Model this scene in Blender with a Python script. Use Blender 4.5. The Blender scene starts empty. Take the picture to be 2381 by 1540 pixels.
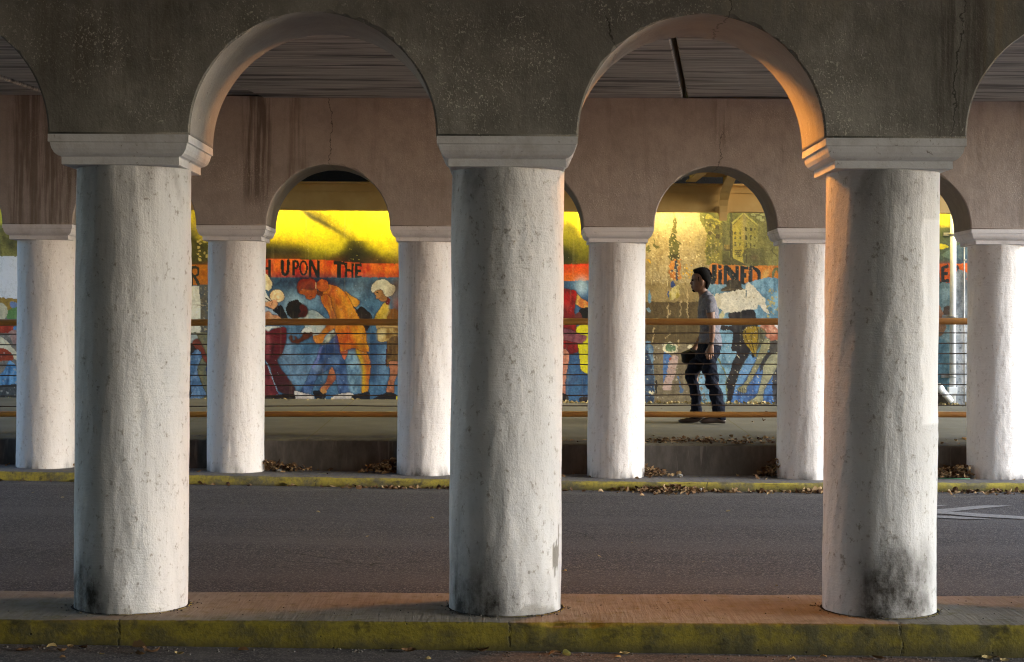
import bpy, bmesh, math, random
import numpy as np
from mathutils import Vector, Matrix
random.seed(7)
R = math.radians
SC = bpy.context.scene
COL = SC.collection

# ------------------------------------------------------------------ camera model (sizes are in metres, measured from the photograph)
FPX, CU, CV, ROLL, EYE = 3950.0, 1190.5, 760.0, 0.0052, 1.54
CR, SR = math.cos(ROLL), math.sin(ROLL)
def ray(u, v):
    a, b = (u-CU)/FPX, (CV-v)/FPX
    return a*CR-b*SR, a*SR+b*CR
def at(u, v, D):
    x, z = ray(u, v)
    return Vector((x*D, D, EYE+z*D))

# ------------------------------------------------------------------ numpy value noise
def _hash(ix, iy, seed):
    h = (ix.astype(np.int64)*374761393 + iy.astype(np.int64)*668265263 + seed*1442695041) & 0xffffffff
    h = ((h ^ (h >> 13))*1274126177) & 0xffffffff
    return ((h ^ (h >> 16)) & 0xffff)/65535.0
def vnoise(x, y, seed=0):
    x = np.asarray(x, float); y = np.asarray(y, float)
    ix, iy = np.floor(x), np.floor(y)
    fx, fy = x-ix, y-iy
    fx = fx*fx*(3-2*fx); fy = fy*fy*(3-2*fy)
    a = _hash(ix, iy, seed); b = _hash(ix+1, iy, seed); c = _hash(ix, iy+1, seed); d = _hash(ix+1, iy+1, seed)
    return (a*(1-fx)+b*fx)*(1-fy)+(c*(1-fx)+d*fx)*fy
def fbm(x, y, seed=0, oct=4):
    s, a, t = 0, 1, 0
    for k in range(oct):
        s = s+a*vnoise(np.asarray(x)*2**k, np.asarray(y)*2**k, seed+k*17); t += a; a *= .55
    return s/t
def sstep(a, b, x):
    t = np.clip((np.asarray(x, float)-a)/(b-a), 0, 1)
    return t*t*(3-2*t)

# ------------------------------------------------------------------ node materials
def lin(c):
    return tuple((x/255/12.92 if x/255 <= .04045 else ((x/255+.055)/1.055)**2.4) for x in c)
class NT:
    def __init__(s, name, rough=.85, spec=.3):
        s.m = bpy.data.materials.new(name); s.m.use_nodes = True
        s.t = s.m.node_tree; s.b = s.t.nodes['Principled BSDF']
        s.b.inputs['Roughness'].default_value = rough
        s.b.inputs['Specular IOR Level'].default_value = spec
        s.co = s.t.nodes.new('ShaderNodeTexCoord').outputs['Object']
    def link(s, a, b): s.t.links.new(a, b)
    def put(s, sock, v):
        if isinstance(v, bpy.types.NodeSocket): s.link(v, sock)
        elif v is not None:
            if sock.type == 'RGBA' and len(v) == 3: v = (*v, 1)
            sock.default_value = v
    def scale(s, sc, off=(0, 0, 0), co=None):
        n = s.t.nodes.new('ShaderNodeMapping'); s.link(co or s.co, n.inputs['Vector'])
        n.inputs['Scale'].default_value = sc; n.inputs['Location'].default_value = off
        return n.outputs[0]
    def noise(s, co, scale=5, detail=4, rough=.55, dist=0):
        n = s.t.nodes.new('ShaderNodeTexNoise'); s.link(co, n.inputs['Vector'])
        n.inputs['Scale'].default_value = scale; n.inputs['Detail'].default_value = detail
        n.inputs['Roughness'].default_value = rough; n.inputs['Distortion'].default_value = dist
        return n.outputs['Fac']
    def vor(s, co, scale, out='Distance'):
        n = s.t.nodes.new('ShaderNodeTexVoronoi'); s.link(co, n.inputs['Vector']); n.inputs['Scale'].default_value = scale
        return n.outputs[out]
    def wave(s, co, scale, dist=2, detail=2, prof='SIN'):
        n = s.t.nodes.new('ShaderNodeTexWave'); s.link(co, n.inputs['Vector']); n.inputs['Scale'].default_value = scale
        n.inputs['Distortion'].default_value = dist; n.inputs['Detail'].default_value = detail; n.wave_profile = prof
        return n.outputs['Fac']
    def math(s, op, a, b=None, c=None, clamp=False):
        n = s.t.nodes.new('ShaderNodeMath'); n.operation = op; n.use_clamp = clamp
        s.put(n.inputs[0], a)
        if b is not None: s.put(n.inputs[1], b)
        if c is not None: s.put(n.inputs[2], c)
        return n.outputs[0]
    def mul(s, *a):
        o = a[0]
        for x in a[1:]: o = s.math('MULTIPLY', o, x)
        return o
    def ramp(s, f, a, b, lo=0., hi=1.):
        n = s.t.nodes.new('ShaderNodeMapRange'); n.interpolation_type = 'SMOOTHSTEP'
        s.put(n.inputs[0], f)
        for i, v in ((1, a), (2, b), (3, lo), (4, hi)): n.inputs[i].default_value = v
        return n.outputs[0]
    def mix(s, f, a, b, blend='MIX'):
        n = s.t.nodes.new('ShaderNodeMix'); n.data_type = 'RGBA'; n.blend_type = blend
        s.put(n.inputs[0], f); s.put(n.inputs[6], a); s.put(n.inputs[7], b)
        return n.outputs[2]
    def xyz(s, co=None):
        n = s.t.nodes.new('ShaderNodeSeparateXYZ'); s.link(co or s.co, n.inputs[0]); return n.outputs
    def box(s, x, a, b, soft):
        return s.mul(s.ramp(x, a-soft, a+soft), s.ramp(x, b-soft, b+soft, 1., 0.))
    def attr(s, name, out='Color'):
        n = s.t.nodes.new('ShaderNodeAttribute'); n.attribute_name = name; return n.outputs[out]
    def normal(s):
        n = s.t.nodes.new('ShaderNodeNewGeometry'); return s.xyz(n.outputs['Normal'])
    def objoff(s):
        n = s.t.nodes.new('ShaderNodeObjectInfo'); v = s.t.nodes.new('ShaderNodeVectorMath'); v.operation = 'MULTIPLY_ADD'
        s.link(n.outputs['Random'], v.inputs[0]); v.inputs[1].default_value = (37, 53, 71); s.link(s.co, v.inputs[2])
        return v.outputs[0]
    def bump(s, h, strength=.5, dist=.01, prev=None):
        n = s.t.nodes.new('ShaderNodeBump'); s.put(n.inputs['Height'], h)
        n.inputs['Strength'].default_value = strength; n.inputs['Distance'].default_value = dist
        if prev is not None: s.link(prev, n.inputs['Normal'])
        return n.outputs[0]
    def done(s, col, nrm=None, rough=None):
        s.put(s.b.inputs['Base Color'], col)
        if nrm is not None: s.link(nrm, s.b.inputs['Normal'])
        if rough is not None: s.put(s.b.inputs['Roughness'], rough)
        return s.m

def concrete(name, c1, c2, speck, stain, speck_amt=1., streaks=(), cracks=(), stainlvl=.5, soffit=None):
    n = NT(name, .9, .25); co = n.co; X = n.xyz()
    big = n.noise(co, 1.1, 5, .6); mid = n.noise(co, 7, 5, .65)
    col = n.mix(n.ramp(big, .3, .7), c1, c2)
    col = n.mix(n.ramp(mid, .35, .75, 0, .45), col, tuple(x*.62 for x in c1))
    # water streaks running down
    st = n.noise(n.scale((5, 5, .35)), 1.6, 5, .65)
    col = n.mix(n.mul(n.ramp(st, .52, .72), stainlvl), col, stain)
    fine = n.noise(co, 160, 2, .6)
    col = n.mix(n.ramp(fine, .35, .75, 0, .35), col, tuple(x*.55 for x in c2))
    for (x0, x1, z0, z1, amt, c) in streaks:
        f = n.mul(n.box(X[0], x0, x1, .05), n.box(X[2], z0, z1, .12), n.ramp(n.noise(n.scale((22, 22, 1.2)), 1, 4, .6), .38, .6), amt)
        col = n.mix(f, col, c)
    # exposed aggregate in clusters: irregular flakes
    fl1 = n.noise(n.scale((1, 1, .8)), 66, 2, .5, .4); fl2 = n.noise(n.scale((1, 1, .7), (3, 1, 7)), 120, 2, .5, .4)
    cl = n.ramp(n.noise(co, 1.9, 5, .68), .46, .66)
    sp = n.math('MAXIMUM', n.mul(n.ramp(fl1, .61, .66), n.math('MULTIPLY_ADD', cl, .95, .05)), n.mul(n.ramp(fl2, .61, .67), n.math('MULTIPLY_ADD', cl, .7, .10)))
    col = n.mix(n.mul(sp, speck_amt), col, speck)
    vd2 = n.vor(co, 22); vc2 = n.vor(co, 22, 'Color')
    hole = n.mul(n.ramp(n.xyz(vc2)[1], .86, .9), n.ramp(vd2, .1, .2, 1, 0))
    col = n.mix(n.mul(hole, .85), col, tuple(x*.15 for x in c1))
    wob = n.noise(co, 6, 4, .7)
    crk = None
    for (x0, z0, z1, sl) in cracks:
        d = n.math('ABSOLUTE', n.math('ADD', n.math('ADD', X[0], -x0), n.math('ADD', n.math('MULTIPLY_ADD', wob, .16, -.08), n.math('MULTIPLY_ADD', X[2], -sl, sl*z0))))
        f = n.mul(n.ramp(d, .002, .006, 1, 0), n.box(X[2], z0, z1, .06))
        crk = f if crk is None else n.math('MAXIMUM', crk, f)
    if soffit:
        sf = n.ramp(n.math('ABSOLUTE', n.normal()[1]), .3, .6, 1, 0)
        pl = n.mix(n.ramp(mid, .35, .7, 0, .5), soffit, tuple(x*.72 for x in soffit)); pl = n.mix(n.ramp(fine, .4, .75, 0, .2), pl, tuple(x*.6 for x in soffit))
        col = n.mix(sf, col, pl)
    if crk is not None: col = n.mix(n.mul(crk, .75), col, tuple(x*.2 for x in c1))
    b1 = n.bump(n.noise(co, 60, 5, .7), .35, .006)
    b2 = n.bump(n.math('SUBTRACT', n.mul(sp, .6), n.mul(hole, 3.)), .6, .006, b1)
    b3 = n.bump(n.noise(n.scale((1, 1, .5)), 9, 4, .6), .35, .02, b2)
    return n.done(col, b3)

def simple(name, c, rough=.6, spec=.4, var=.25, sc=14, bump=.2, metal=0.):
    n = NT(name, rough, spec)
    f = n.noise(n.co, sc, 5, .65)
    n.b.inputs['Metallic'].default_value = metal
    return n.done(n.mix(n.ramp(f, .3, .75), c, tuple(x*(1-var) for x in c)), n.bump(n.noise(n.co, sc*5, 3, .6), bump, .003))

# ------------------------------------------------------------------ object helpers
def link(name, me, m=None, parent=None, smooth=False):
    o = bpy.data.objects.new(name, me); COL.objects.link(o)
    if m is not None: me.materials.append(m)
    if parent is not None: o.parent = parent
    if smooth:
        me.polygons.foreach_set('use_smooth', [True]*len(me.polygons))
    return o
def mesh(name, vs, fs):
    me = bpy.data.meshes.new(name); me.from_pydata([tuple(v) for v in vs], [], fs); me.update(); return me
def obj(name, bm, m, parent=None, smooth=False):
    me = bpy.data.meshes.new(name); bm.normal_update(); bm.to_mesh(me); bm.free()
    return link(name, me, m, parent, smooth)
def tag(o, label=None, cat=None, group=None, kind=None):
    if cat and not kind: kind = 'thing'
    for k, v in (('label', label), ('category', cat), ('group', group), ('kind', kind)):
        if v: o[k] = v
    return o
def empty(name, loc, label, cat, group=None):
    o = bpy.data.objects.new(name, None); COL.objects.link(o); o.location = loc; o.empty_display_size = .1
    return tag(o, label, cat, group)
def add_box(bm, x0, x1, y0, y1, z0, z1, bev=0.):
    t = bmesh.new(); bmesh.ops.create_cube(t, size=1)
    for v in t.verts:
        v.co = Vector((x0+(v.co.x+.5)*(x1-x0), y0+(v.co.y+.5)*(y1-y0), z0+(v.co.z+.5)*(z1-z0)))
    if bev: bmesh.ops.bevel(t, geom=t.edges[:], offset=bev, segments=2, affect='EDGES', profile=.6)
    join(bm, t)
def join(bm, t):
    mp = {v: bm.verts.new(v.co) for v in t.verts}
    for f in t.faces:
        g = bm.faces.new([mp[v] for v in f.verts]); g.smooth = f.smooth; g.material_index = f.material_index
    t.free()
def tube(bm, pts, r, seg=10, cap=True):
    pts = [Vector(p) for p in pts]; rr = r if isinstance(r, (list, tuple)) else [r]*len(pts)
    rings = []; up = None
    for i, p in enumerate(pts):
        d = (pts[min(i+1, len(pts)-1)]-pts[max(i-1, 0)]).normalized()
        if up is None: up = Vector((0, 0, 1)) if abs(d.z) < .9 else Vector((0, 1, 0))
        a = d.cross(up).normalized(); up = a.cross(d).normalized()
        rings.append([bm.verts.new(p+(a*math.cos(2*math.pi*k/seg)+up*math.sin(2*math.pi*k/seg))*rr[i]) for k in range(seg)])
    for i in range(len(rings)-1):
        for k in range(seg):
            f = bm.faces.new((rings[i][k], rings[i][(k+1) % seg], rings[i+1][(k+1) % seg], rings[i+1][k])); f.smooth = True
    if cap:
        bm.faces.new(rings[0][::-1]); bm.faces.new(rings[-1])
def sweep_x(profile, xs, fn=None, name='s', closed=False):
    """profile [(y,z)] carried along xs; fn(x,i,y,z)->(y,z) may wobble it"""
    vs, fs = [], []; n = len(profile)
    for x in xs:
        for i, (y, z) in enumerate(profile):
            if fn: y, z = fn(x, i, y, z)
            vs.append((x, y, z))
    m = n if closed else n-1
    for j in range(len(xs)-1):
        for i in range(m):
            a, b = j*n+i, j*n+(i+1) % n
            fs.append((a, b, b+n, a+n))
    return mesh(name, vs, fs)

# ------------------------------------------------------------------ main dimensions
DN, DF = 8.565, 16.84                # the two rows of columns
NEAR_X = [-7.565, -5.681, -3.797, -1.913, -0.028, 1.857, 3.741, 5.625]
FAR_X = [-8.386, -6.502, -4.618, -2.734, -0.85, 1.034, 2.918, 4.802, 6.686]
ZN, ZF = 2.464, 2.512                # springing of the arches
PITCH, RAD = 1.884, .597
ZC = 3.77                            # underside of the deck
RC = .282                            # column radius
DM = 22.2                            # mural wall
ZM = .125                            # top of near median
def kerb_z(x):                       # top of the far kerb sags a little to the right
    return float(np.interp(x, [-12, -6, -4.6, -2.7, -.85, 1.03, 2.9, 4.8, 12], [.16, .14, .13, .099, .079, .064, .06, .072, .09]))
def road_z(x, y):
    near = -.012-.0085*x
    far = kerb_z(x)-.088
    t = min(1, max(0, (y-8.6)/(16.2-8.6)))
    return near*(1-t)+far*t+.02*math.sin(t*math.pi)
def walk_z(y): return .369+.035*(y-17.0)
STRIP, SODIUM, SKY, SUN, SUN_EL, SUN_ROT, EXPO = 20., 58., .15, 1.25, 18., 101., 2.32
# ------------------------------------------------------------------ materials of the place
M = {}
WARM = (.30, .235, .20)
M['wall_near'] = concrete('dark_concrete', (.17, .166, .152), (.35, .343, .318), (.60, .59, .53), (.07, .058, .045), .72,
    streaks=[(-2.3, -1.6, 2.7, 3.3, .3, (.085, .065, .045)), (2.05, 2.35, 2.4, 3.4, .6, (.06, .048, .04)), (-3.2, -2.6, 2.6, 3.4, .4, (.10, .08, .055)), (.95, 1.6, 3.06, 3.3, .5, (.30, .28, .22)), (2.3, 2.42, 2.75, 3.3, .55, (.30, .26, .18)), (-.35, -.3, 2.9, 3.3, .5, (.20, .21, .22))],
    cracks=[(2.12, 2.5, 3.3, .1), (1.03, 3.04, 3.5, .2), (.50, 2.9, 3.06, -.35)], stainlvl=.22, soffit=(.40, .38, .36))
M['wall_far'] = concrete('brown_concrete', (.37, .31, .28), (.43, .37, .335), (.50, .45, .39), (.11, .07, .05), .45,
    streaks=[(-2.62, -2.35, 2.75, 3.9, .7, (.075, .05, .038)), (-4.9, -4.2, 2.4, 3.9, .6, (.09, .058, .04)), (-2.2, -2.0, 2.6, 3.9, .4, (.08, .05, .035)), (1.95, 2.1, 3.3, 3.8, .45, (.1, .07, .055)), (4.9, 5.4, 2.6, 3.9, .4, (.2, .17, .15))],
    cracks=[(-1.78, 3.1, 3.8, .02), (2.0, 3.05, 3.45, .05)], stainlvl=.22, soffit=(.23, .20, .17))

def column_paint(name, base, under):
    n = NT(name, .8, .3); co = n.objoff()
    soil_shade = n.attr('soil_shade', 'Fac'); chip = n.attr('chip', 'Fac'); fresh = n.attr('fresh', 'Fac')
    big = n.noise(n.scale((1, 1, .5), co=co), 2.2, 5, .6)
    col = n.mix(n.ramp(big, .35, .75, 0, .55), base, tuple(x*.8 for x in base))
    ridg = n.noise(n.scale((62, 62, 5.5), co=co), 1, 4, .6)
    sw = n.noise(n.scale((7, 7, 5), co=co), 2, 3, .5, .6)
    pits = n.noise(n.scale((1, 1, .75), co=co), 30, 5, .75)
    col = n.mix(n.mul(n.ramp(pits, .555, .69), .85), col, under)
    col = n.mix(n.mul(n.ramp(ridg, .62, .75), .25), col, under)
    dirt_shade = n.math('MULTIPLY', soil_shade, n.ramp(n.noise(n.scale((1, 1, .7), co=co), 14, 6, .75), .25, .7, .6, 1.15), clamp=True)
    col = n.mix(dirt_shade, col, (.035, .03, .025))
    col = n.mix(n.mul(fresh, .9), col, (.82, .82, .84))
    col = n.mix(chip, col, (.24, .23, .21))
    hb = n.noise(n.scale((9, 9, 70), co=co), 1, 4, .6); zone = n.ramp(n.noise(n.scale((1, 1, .7), co=co), 2.1, 3, .5), .42, .6)
    rough = n.mix(zone, ridg, hb)
    h = n.math('ADD', n.mul(rough, .55), n.math('ADD', n.mul(sw, .7), n.mul(pits, 1.1)))
    h = n.math('MULTIPLY_ADD', chip, -.8, n.mul(h, n.math('MULTIPLY_ADD', fresh, -.6, 1.)))
    b = n.bump(h, .42, .010)
    b = n.bump(n.noise(co, 120, 3, .7), .3, .004, b)
    return n.done(col, b)
M['col_near'] = column_paint('weathered_white_stucco', (.70, .705, .72), (.28, .26, .23))
M['col_far'] = column_paint('white_stucco', (.72, .69, .675), (.42, .36, .32))
def cap_paint(name, base):
    n = NT(name, .75, .3); co = n.objoff()
    g = n.ramp(n.noise(co, 5, 6, .7), .45, .7)
    col = n.mix(n.mul(g, .35), base, (.3, .27, .24))
    col = n.mix(n.mul(n.ramp(n.noise(co, 38, 4, .75), .60, .68), n.ramp(n.noise(co, 3, 3, .6), .48, .62), .8), col, (.12, .10, .09))
    return n.done(col, n.bump(n.noise(co, 45, 5, .7), .45, .006))
M['cap_near'] = cap_paint('white_capital_paint', (.66, .675, .71))
M['cap_far'] = cap_paint('pinkish_white_capital_paint', (.66, .63, .635))

n = NT('asphalt', .88, .25); g = n.noise(n.co, 210, 3, .75); g2 = n.vor(n.co, 130, 'Color'); bg = n.noise(n.scale((.5, 2.2, 1)), 1.2, 5, .6)
c = n.mix(n.ramp(bg, .3, .72), (.048, .045, .052), (.072, .068, .076))
c = n.mix(n.ramp(g, .3, .72, 0, .75), c, (.028, .026, .027))
c = n.mix(n.mul(n.ramp(n.xyz(g2)[0], .74, .85), .85), c, (.19, .175, .17))
c = n.mix(n.mul(n.ramp(n.noise(n.scale((.35, 9, 1)), 1.3, 5, .65), .58, .66), .3), c, (.04, .037, .037))
Y = n.xyz()
wb = n.noise(n.scale((.25, 1, 1)), 1.5, 3, .5)
for y0, wd in ((10.35, .42), (12.0, .42), (13.6, .4)):
    f = n.mul(n.ramp(n.math('ABSOLUTE', n.math('ADD', n.math('SUBTRACT', Y[1], y0), n.math('MULTIPLY_ADD', wb, .3, -.15))), .1, wd, 1, 0), .30)
    c = n.mix(f, c, (.105, .10, .102))
for y0, y1 in ((15.75, 16.2), (9.1, 9.3), (7.75, 8.12)):
    f = n.mul(n.box(Y[1], y0, y1+.3, .18), n.ramp(n.noise(n.scale((.6, 1.5, 1)), 5, 5, .7), .35, .65), .55)
    c = n.mix(f, c, (.15, .14, .135))
ce = n.t.nodes.new('ShaderNodeTexVoronoi'); ce.feature = 'DISTANCE_TO_EDGE'; ce.inputs['Scale'].default_value = .42
dv = n.t.nodes.new('ShaderNodeVectorMath'); dv.operation = 'ADD'; n.link(n.co, dv.inputs[0])
nv = n.t.nodes.new('ShaderNodeTexNoise'); nv.inputs['Scale'].default_value = 2.5; nv.inputs['Detail'].default_value = 5; n.link(n.co, nv.inputs['Vector'])
sv = n.t.nodes.new('ShaderNodeVectorMath'); sv.operation = 'SCALE'; n.link(nv.outputs['Color'], sv.inputs[0]); sv.inputs['Scale'].default_value = .5
n.link(sv.outputs[0], dv.inputs[1]); n.link(dv.outputs[0], ce.inputs['Vector'])
ck = n.mul(n.ramp(ce.outputs['Distance'], .0015, .005, 1, 0), n.ramp(n.noise(n.co, .6, 3, .5), .5, .6), .75)
c = n.mix(ck, c, (.018, .017, .017))
oil = n.mul(n.ramp(n.noise(n.scale((.8, 1.2, 1)), 1.9, 4, .6), .66, .74), n.ramp(n.math('ABSOLUTE', n.math('SUBTRACT', Y[1], 11.2)), .3, .8, 1, 0), .5)
c = n.mix(oil, c, (.03, .028, .03))
M['asphalt'] = n.done(c, n.bump(g, .8, .008))

def kerb_mat(name, ys, zs, top1, top2, yellow, dark, wear):
    n = NT(name, .85, .25); X = n.xyz(); nz = n.normal()
    fl = n.ramp(nz[2], .55, .95)
    broom = n.noise(n.scale((46, 3.2, 1)), 1, 3, .6, .6)
    t = n.mix(n.ramp(broom, .35, .65), top1, top2)
    t = n.mix(n.ramp(n.noise(n.co, 1.7, 5, .65), .4, .75, 0, .5), t, tuple(x*.5 for x in top1))
    w = n.noise(n.co, 6, 7, .72); w2 = n.noise(n.co, 1.1, 4, .6)
    wr = n.math('ADD', n.mul(w, .65), n.mul(w2, .4))
    side = n.mix(n.ramp(wr, wear-.06, wear+.1), yellow, dark)
    side = n.mix(n.ramp(n.noise(n.scale((3, 3, 5)), 2.4, 5, .6), .56, .7, 0, .8), side, tuple(x*.4 for x in dark))
    side = n.mix(n.ramp(n.noise(n.co, 40, 4, .7), .4, .7, 0, .4), side, tuple(x*.5 for x in dark))
    lowz = n.ramp(n.math('ADD', X[2], n.math('MULTIPLY_ADD', w, .09, -.045)), -.02, .055, 1, 0)
    side = n.mix(n.mul(lowz, .7), side, (.035, .032, .02))
    hv = n.mul(n.ramp(n.vor(n.co, 17), .07, .12, 1, 0), n.ramp(n.xyz(n.vor(n.co, 17, 'Color'))[2], .7, .8))
    side = n.mix(n.mul(hv, .8), side, (.012, .011, .009))
    edge = n.ramp(n.math('ADD', nz[2], n.mul(n.noise(n.co, 14, 4, .7), .35)), 1.05, 1.19)
    col = n.mix(edge, side, t)
    joint = n.mul(n.ramp(n.math('ABSOLUTE', n.math('ADD', n.math('FRACT', n.math('MULTIPLY_ADD', X[0], 1/1.87, 10.5)), n.math('MULTIPLY_ADD', w, .05, -.525))), .0015, .005, 1, 0), n.ramp(n.noise(n.co, 9, 4, .7), .45, .6), .7)
    col = n.mix(joint, col, (.02, .018, .014))
    b = n.bump(n.math('SUBTRACT', n.math('MULTIPLY_ADD', n.mul(broom, fl), .9, n.mul(w, 1.2)), n.math('ADD', hv, joint)), .6, .012)
    return n.done(col, n.bump(n.noise(n.co, 90, 3, .7), .35, .004, b))
M['median'] = kerb_mat('worn_yellow_kerb', 0, 0, (.225, .20, .168), (.26, .235, .20), (.18, .15, .018), (.075, .069, .03), .53)
M['kerb'] = kerb_mat('faded_yellow_kerb', 0, 0, (.13, .125, .13), (.17, .165, .17), (.36, .30, .05), (.13, .12, .075), .53)

n = NT('pavement_concrete', .9, .2); X = n.xyz()
c = n.mix(n.ramp(n.noise(n.co, 1.6, 5, .6), .3, .7), (.125, .112, .078), (.175, .158, .112))
c = n.mix(n.ramp(n.noise(n.co, 26, 4, .7), .45, .75, 0, .5), c, (.12, .105, .085))
jx = n.ramp(n.math('ABSOLUTE', n.math('SUBTRACT', n.math('FRACT', n.math('MULTIPLY_ADD', X[0], 1/1.527, 2.05/1.527+10.5)), .5)), .003, .007, 1, 0)
jy = n.ramp(n.math('ABSOLUTE', n.math('SUBTRACT', n.math('FRACT', n.math('MULTIPLY_ADD', X[1], 1/1.68, -18.84/1.68+20.5)), .5)), .003, .007, 1, 0)
edge = n.mul(n.ramp(X[1], 17.2, 17.9, 1, 0), n.ramp(n.noise(n.co, 5, 5, .7), .3, .6))
c = n.mix(n.mul(edge, .75), c, (.07, .055, .038))
c = n.mix(n.mul(n.math('MAXIMUM', jx, jy), .8), c, (.12, .10, .035))
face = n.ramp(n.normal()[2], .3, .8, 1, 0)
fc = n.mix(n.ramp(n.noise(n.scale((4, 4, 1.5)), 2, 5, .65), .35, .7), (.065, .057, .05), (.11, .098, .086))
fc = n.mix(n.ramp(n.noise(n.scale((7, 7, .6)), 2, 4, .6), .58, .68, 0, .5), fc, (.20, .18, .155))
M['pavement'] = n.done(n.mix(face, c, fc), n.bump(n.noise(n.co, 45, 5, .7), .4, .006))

n = NT('board_marked_concrete', .9, .2)
s1 = n.noise(n.scale((.9, 26, 1)), 1, 5, .7); s2 = n.noise(n.scale((.5, 70, 1)), 1, 3, .6); s3 = n.noise(n.scale((.35, 3.2, 1)), 1.5, 5, .6)
c = n.mix(n.ramp(s1, .35, .66), (.37, .335, .29), (.76, .70, .62))
c = n.mix(n.ramp(s2, .45, .68, 0, .65), c, (.11, .10, .097))
c = n.mix(n.ramp(s3, .50, .64, 0, .75), c, (.09, .082, .08))
bd = n.ramp(n.math('ABSOLUTE', n.math('SUBTRACT', n.math('FRACT', n.mul(n.xyz()[1], 5.4)), .5)), .012, .03, 1, 0)
c = n.mix(n.mul(bd, .5), c, (.06, .055, .05))
M['deck'] = n.done(c, n.bump(n.math('ADD', n.math('ADD', s1, s2), n.mul(bd, -1.)), .8, .012))

n = NT('ochre_steel_paint', .55, .4)
c = n.mix(n.ramp(n.noise(n.co, 2.5, 4, .6), .3, .7), (.48, .29, .085), (.56, .36, .125))
c = n.mix(n.ramp(n.noise(n.scale((5, 5, .8)), 3, 6, .7), .62, .70, 0, .85), c, (.06, .035, .02))
M['steel'] = n.done(c, n.bump(n.noise(n.co, 60, 3, .6), .15, .003))
n = NT('ochre_rail_paint', .42, .45)
c = n.mix(n.ramp(n.noise(n.scale((.7, 4, 4)), 2.2, 5, .65), .35, .65), (.47, .235, .055), (.33, .14, .035))
c = n.mix(n.ramp(n.noise(n.scale((2, 9, 9)), 4, 6, .7), .62, .70, 0, .8), c, (.07, .035, .02))
M['rail'] = n.done(c, n.bump(n.noise(n.co, 70, 3, .6), .15, .002))
M['cable'] = simple('rusty_cable', (.085, .055, .04), .6, .4, .5, 20)
M['pipe'] = simple('white_pipe', (.70, .70, .68), .45, .4, .25, 6, .1)
M['galv'] = simple('dull_galvanised_steel', (.42, .41, .38), .5, .5, .4, 9, .1, .5)
M['dark_steel'] = simple('sooty_steel', (.03, .025, .02), .8, .2, .4, 5)
M['paint_white'] = simple('worn_white_road_paint', (.29, .29, .30), .85, .2, .6, 60, .6)
M['ground'] = simple('pale_gravel_ground', (.31, .30, .285), .95, .1, .35, 3)
M['gap'] = simple('grout_gap', (.018, .015, .012), .95, .1, .3, 20)
M['ring'] = simple('yellowed_grout', (.42, .36, .09), .9, .2, .5, 22, .5)

# ------------------------------------------------------------------ arcade walls
def arcade(name, xs, yc, half, zs, ztop, m):
    """solid wall on semicircular arches that spring from the columns at xs; chamfered arrises"""
    bm = bmesh.new(); S = 110; ch = .010
    segs = []                                                    # outline of the underside, left to right
    pts = []; r = RAD
    pts.append((xs[0]-PITCH/2+r-.35, zs, 0))
    for i, x in enumerate(xs):
        pts.append((x-(PITCH/2-r), zs, 1)); pts.append((x+(PITCH/2-r), zs, 0))
        if i < len(xs)-1:
            cx = (x+xs[i+1])/2
            for k in range(1, S):
                a = math.pi-math.pi*k/S
                w = 1+.010*(float(fbm(cx*9+a*9, yc, 2, 4))-.5)*float(sstep(.25, .7, math.sin(a)))
                pts.append((cx+r*w*math.cos(a), zs+r*w*math.sin(a), 2))
    pts = pts[1:]
    nrm = []
    for i in range(len(pts)):
        a, b = pts[max(i-1, 0)], pts[min(i+1, len(pts)-1)]
        d = Vector((b[0]-a[0], b[1]-a[1])).normalized()
        nrm.append(Vector((-d.y, d.x)) if pts[i][2] == 2 else Vector((1., 1.) if pts[i][2] == 1 else (-1., 1.)))
    yf, yb = yc-half, yc+half
    cw = []
    for i in range(len(pts)):
        if pts[i][2] != 2: cw.append(1.); continue
        k = min((abs(pts[i][0]-p_[0]) for p_ in pts if p_[2] != 2)); f_ = float(sstep(.04, .22, k))
        cw.append(1+f_*(-.65+1.7*float(sstep(.42, .75, fbm(i*.31, yc, 77, 4)))))
    def row(y, off, dz=0): return [bm.verts.new((p[0]+n_.x*off*c_, y, p[1]+n_.y*off*c_)) for p, n_, c_ in zip(pts, nrm, cw)]
    fA = row(yf, ch); fT = [bm.verts.new((v.co.x, yf, ztop)) for v in fA]
    cF0, cF1 = row(yf, ch), row(yf+ch, 0)
    sA = row(yf+ch, 0); sM = row(yc, 0); sB = row(yb-ch, 0)
    cB0, cB1 = row(yb-ch, 0), row(yb, ch)
    bA = row(yb, ch); bT = [bm.verts.new((v.co.x, yb, ztop)) for v in bA]
    N = len(pts)
    for i in range(N-1):
        if abs(pts[i+1][0]-pts[i][0]) > 1e-4:
            bm.faces.new((fA[i], fA[i+1], fT[i+1], fT[i])); bm.faces.new((bA[i+1], bA[i], bT[i], bT[i+1]))
        for A, B in ((cF0, cF1), (cB0, cB1)):
            f = bm.faces.new((A[i+1], A[i], B[i], B[i+1])); f.smooth = True
        for A, B in ((sA, sM), (sM, sB)):
            f = bm.faces.new((A[i+1], A[i], B[i], B[i+1])); f.smooth = True
    for e, a in ((0, 1), (N-1, -1)):
        x = pts[e][0]; q = [bm.verts.new((x, y, z)) for y, z in ((yf, zs), (yb, zs), (yb, ztop), (yf, ztop))]
        bm.faces.new(q)
    return obj(name, bm, m)
wn = arcade('arcade_wall', NEAR_X, DN, .325, ZN, ZC, M['wall_near'])
tag(wn, 'dark grey concrete arcade wall standing on the row of thick columns nearest the viewer', 'wall', 'arcade walls of the underpass')
wf = arcade('arcade_wall', FAR_X, DF, .325, ZF, ZC, M['wall_far'])
tag(wf, 'brownish concrete arcade wall on the smaller looking columns across the road, before the mural', 'wall', 'arcade walls of the underpass')

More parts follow.
